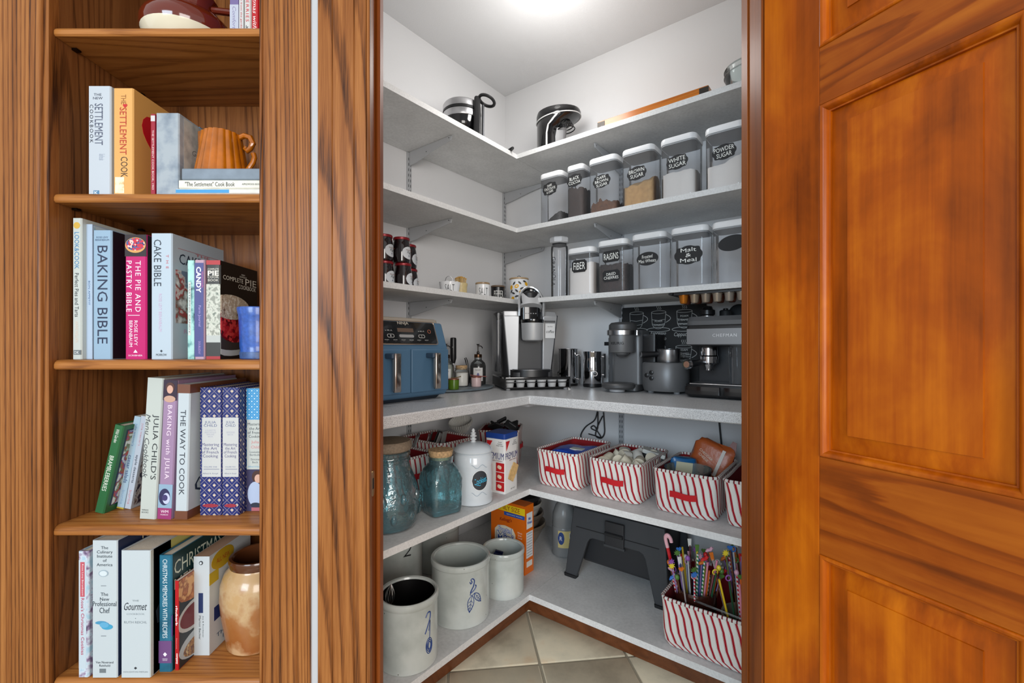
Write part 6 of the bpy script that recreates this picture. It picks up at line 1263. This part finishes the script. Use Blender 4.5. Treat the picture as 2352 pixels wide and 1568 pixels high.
# vinegar jug
v = pq(.56, .235, ZBs); o = thing('vinegar_jug', 'translucent plastic jug with a yellow and blue label', 'jug', v, -math.atan2(v.x, v.y)+.25)
put('body', G().lathe([(.05,0),(.058,.004),(.06,.012),(.058,.03),(.06,.036),(.06,.135),(.058,.14),(.06,.146),(.056,.2),(.042,.24),(.022,.265),(.018,.275),(.018,.29)], 36), clear('milky_plastic', (206,208,208), .35, 1.4, .2), o)
put('cap', G().lathe([(.02,.286),(.0205,.288),(.0205,.306),(.018,.308)], 24), M((206,206,206), .4), o)
put('vinegar', G().lathe([(.048,.003),(.056,.01),(.056,.15)], 30), clear('vinegar', (190,190,188), .25), o)
g = G(); g.rings([[(.0608*sin(a), -.0608*cos(a), z_) for a in [-.75+1.5*i/14 for i in range(15)]] for z_ in (.05,.13)], False, False, False); put('paper_label', g, M((214,196,130), .5), o)
patch(o, .0608, -.03, .016, .095, .03, M((36,66,130), .5), 'blue_oval', .0006); 
for z0, z1 in ((.06,.08),(.095,.122)):
    g = G(); g.rings([[(.0613*sin(a), -.0613*cos(a), z_) for a in [.15+.4*i/6 for i in range(7)]] for z_ in (z0,z1)], False, False, False); put('label_box', g, M((226,222,206), .5), o)
    for k in range(5): put('bar', G().box(-.0006,.0006,-.0619,-.0612,z0+.003,z1-.003), ink_b, o, (0,0,0), (0,0,.22+.06*k))
text(o, 'R', .012, .02, (-.03, -.0553, .095), ink_w, rot=(0,0,-.5))
# ------------------------------------------------------------ step stool
sb = M((56,58,61), .55, bump=.08, bscale=300); sb_d = M((40,41,44), .5)
px0, px1 = .672, 1.135; SW = px1-px0; SH = .30
o = thing('step_stool', 'charcoal plastic step stool with a latched storage box', 'step stool', pq((px0+px1)/2, .385, ZBs), ROT_R)
def frame(y0, y1, name):
    top = SW*.44; bot = SW*.5
    P = [(-bot,.0),(-bot+.055,.0),(-top+.075,.165),(-top+.085,.18),(-top+.10,.186),(top-.10,.186),(top-.085,.18),(top-.075,.165),(bot-.055,.0),(bot,.0),(top,SH),(-top,SH)]
    g = G(); g.rings([[(x,y0+(SH-z)*-.10,z) for x, z in P],[(x,y1+(SH-z)*-.10 if name == 'front_frame' else y1+(SH-z)*.10,z) for x, z in P]]) if name == 'front_frame' else g.rings([[(x,y0+(SH-z)*.10,z) for x, z in P],[(x,y1+(SH-z)*.10,z) for x, z in P]])
    return put(name, g, sb, o, bevel=.004, seg=2)
frame(.0,.02,'front_frame'); frame(.235,.255,'rear_frame')
put('storage_box', G().rr([(.055,SW*.8,.16,.015),(.07,SW*.82,.19,.015),(SH-.012,SW*.84,.208,.015)], 0, .1275), sb_d, o)
put('lid', G().rr([(SH-.011,SW*.86,.212,.015),(SH-.001,SW*.88,.212,.015)], 0, .1275), sb, o); put('seam', G().box(-SW*.4,SW*.4,-.0095,-.004,SH-.082,SH-.079), black_slot, o)
la = put('latch', G().rr([(SH-.115,.085,.012,.004),(SH-.02,.085,.012,.004)], .0, -.016), sb_d, o); put('latch_grip', G().rod((-.04,-.024,SH-.07),(.04,-.024,SH-.07),.008), M((30,31,33), .4), la); put('latch_plate', G().box(-.046,.046,-.022,-.008,SH-.125,SH-.116), sb, la)
for x in (-SW*.5+.028, SW*.5-.028):
    put('rubber_foot', G().rr([(.0,.058,.03,.006),(.012,.06,.032,.006)], x, -.02), M((26,26,28), .6), o)
# ------------------------------------------------------------ basket of straws and swizzle sticks
bq = .43; BW, BDp, BH = .36, .35, .165
bcn = pq(1.172+BW/2, .622-BDp/2, ZBs); o = basket('large striped basket of straws and stirrers on the lowest shelf', bcn, ROT_R, BW, BDp, BH, 9, strap=False)
def bl(x, y, z): return Vector((bcn.x+x*cos(ROT_R)-y*sin(ROT_R), bcn.y+x*sin(ROT_R)+y*cos(ROT_R), ZBs+z))
brown_c = M((52,24,18), .15, coat=.4); grey_c = M((120,112,98), .4)
pots = [((-.09,-.075), .068, .175, brown_c, 'dark brown glazed mug packed with stirrers'), ((.07,-.07), .078, .13, grey_c, 'tan stoneware bowl packed with straws'), ((.055,.085), .062, .16, brown_c, 'rear brown glazed mug packed with straws')]
for (x, y), r, h_, mt, lb in pots:
    c = thing('stirrer_mug', lb, 'mug', bl(x, y, .0085), 0, 'mugs in the straw basket')
    put('mug', G().lathe([(r*.8,0),(r*.88,.003),(r*.95,h_*.5),(r,h_-.004),(r*.98,h_),(r*.92,h_-.002),(r*.88,h_*.5),(r*.78,.008),(.001,.006)], 36, c1=False), mt, c); put('rim', G().tube([(r*.965*cos(2*pi*k/32), r*.965*sin(2*pi*k/32), h_-.001) for k in range(32)], r*.03, 6, True), mt, c)
pal = [('red and white striped', (206,40,52), 1), ('olive green', (92,104,52), 0), ('dark green', (30,78,52), 0), ('maroon', (76,22,34), 0), ('pale grey', (186,188,190), 0), ('orange', (222,104,40), 0), ('yellow', (224,190,40), 0), ('sky blue', (60,130,196), 0), ('lilac', (150,120,176), 0), ('pink', (222,140,160), 0), ('clear', (206,210,212), 2), ('green and white striped', (40,130,80), 1), ('brown', (104,62,40), 0), ('navy', (40,56,120), 0), ('bright green', (90,170,50), 0), ('silver glitter', (170,160,158), 0)]
tops = [('flower', None), ('ball', None), ('ring', None), ('bird', None), ('plain', None), ('paddle', None), ('plain', None), ('heart', None)]
def stripe_stick(name, c):
    m, t, N, L, b = nt(name); tc = N.new('ShaderNodeTexCoord'); wv = N.new('ShaderNodeTexWave'); wv.bands_direction = 'DIAGONAL'; wv.inputs['Scale'].default_value = 45; L.new(tc.outputs['Object'], wv.inputs['Vector']); cr = ramp(N, [(.5, c), (.52, (226,222,220))]); cr.color_ramp.interpolation = 'CONSTANT'; L.new(wv.outputs['Fac'], cr.inputs[0]); L.new(cr.outputs[0], b.inputs['Base Color']); b.inputs['Roughness'].default_value = .3; return m
smat = {n_: (stripe_stick('stripe_'+n_.replace(' ', '_'), c) if f == 1 else (glassm if f == 2 else M(c, .35))) for n_, c, f in pal}
topc = [(226,120,40),(222,170,190),(206,40,44),(240,214,60),(60,120,200),(226,226,220),(90,130,60),(150,90,170)]
rs_ = random.Random(5); seen = {}
places = ['in the dark brown mug', 'in the tan bowl', 'in the rear mug']
for k in range(112):
    mi = (0 if k % 3 == 0 or k % 7 == 1 else (1 if k % 3 == 1 else 2)); (bx_, by_), r, h_, mt, _ = pots[mi]
    nm, c, f = pal[(k*7+k//5) % len(pal)]; a = rs_.uniform(0, 2*pi); rr_ = r*.86*sqrt(rs_.random())
    ln = (.27-.07*rr_/r+rs_.uniform(-.03,.05)) if mi != 1 else rs_.uniform(.22,.31)
    fx, fy = rr_*cos(a), rr_*sin(a); lean = rr_/r*.30; z0 = .016
    tp = tops[rs_.randrange(len(tops))][0]; tc_ = topc[rs_.randrange(len(topc))]
    lb = '%s %s %s' % (nm, 'straw with a plain end' if tp == 'plain' else 'stirrer topped by a %s' % {'flower':'flower','ball':'bead','ring':'loop','bird':'small bird','paddle':'paddle','heart':'heart'}[tp], places[mi])
    st_ = thing('straw' if tp == 'plain' else 'swizzle_stick', lb, 'straw' if tp == 'plain' else 'stirrer', bl(bx_+fx*.6, by_+fy*.6, z0+.002), (-lean*sin(a+ROT_R), lean*cos(a+ROT_R), 0), 'straws and stirrers in the basket')
    put('shaft', G().rod((0,0,0),(0,0,ln),.0034 if tp == 'plain' else .0026,8), smat[nm], st_)
    tm = M(tc_, .35); tz = ln
    if tp == 'flower': put('flower', G().rings([[((.012 if j % 2 else .006)*cos(2*pi*j/16), y, tz+.01+(.012 if j % 2 else .006)*sin(2*pi*j/16)) for j in range(16)] for y in (.002,-.002)]), tm, st_)
    elif tp == 'ball': put('bead', G().sph((0,0,tz+.006), .008, 12, 8, 1.2), tm, st_)
    elif tp == 'ring': put('loop', G().tube([(.008*cos(2*pi*j/16), 0, tz+.009+.009*sin(2*pi*j/16)) for j in range(16)], .0022, 6, True), tm, st_)
    elif tp == 'bird': put('bird', G().tube([(-.012,0,tz),(-.004,0,tz+.006),(.004,0,tz+.008),(.008,0,tz+.015),(.014,0,tz+.014)], [.002,.006,.006,.005,.0015], 8), tm, st_)
    elif tp == 'paddle': put('paddle', G().rr([(tz-.004,.01,.003,.001),(tz+.022,.014,.003,.001)]), tm, st_)
    elif tp == 'heart':
        P = [(.009*(16*sin(t)**3)/16, .009*(13*cos(t)-5*cos(2*t)-2*cos(3*t)-cos(4*t))/16) for t in [2*pi*j/18 for j in range(18)]]; put('heart', G().rings([[(x,y,tz+.008+z) for x, z in P] for y in (.002,-.002)]), tm, st_)
cd = thing('candy_cane_stirrer', 'tall red stirrer with a pink hooked top leaning on the basket edge', 'stirrer', bl(-.125,-.10,.09), (.1,-.2,ROT_R)); cd.scale = (1,1,1.35); put('shaft', G().rod((0,0,0),(0,0,.17),.0045,8), smat['red and white striped'], cd); put('red_sleeve', G().rod((0,0,.13),(0,0,.172),.0058,8), M((190,20,34), .35), cd); put('hook', G().tube(sp([(0,0,.17),(0,0,.192),(.005,0,.2),(.013,0,.2),(.018,0,.192),(.018,0,.184)]), .0062, 12), M((222,170,180), .3), cd)
sn = thing('santa_stirrer', 'stirrer with a red Christmas hat top at the right of the basket', 'stirrer', bl(.105,-.12,.07), (.1,.1,ROT_R)); put('shaft', G().rod((0,0,0),(0,0,.12),.003,8), smat['red and white striped'], sn); put('hat', G().lathe([(.016,.128),(.013,.14),(.006,.15),(.001,.154)], 16), M((196,24,30), .5), sn); put('hat_band', G().lathe([(.017,.12),(.019,.124),(.017,.129)], 16), M((226,226,224), .7), sn); put('face', G().sph((0,0,.113), .012), M((226,190,170), .5), sn)
o = thing('swizzle_stick', 'clear long stirrer lying flat across the basket rim', 'stirrer', bl(-.02,-.145,.168), (0,radians(90),ROT_R-.12)); put('shaft', G().rod((0,0,-.08),(0,0,.1),.0035,8), glassm, o); put('bead', G().sph((0,0,.1), .006), M((206,210,212), .3), o)
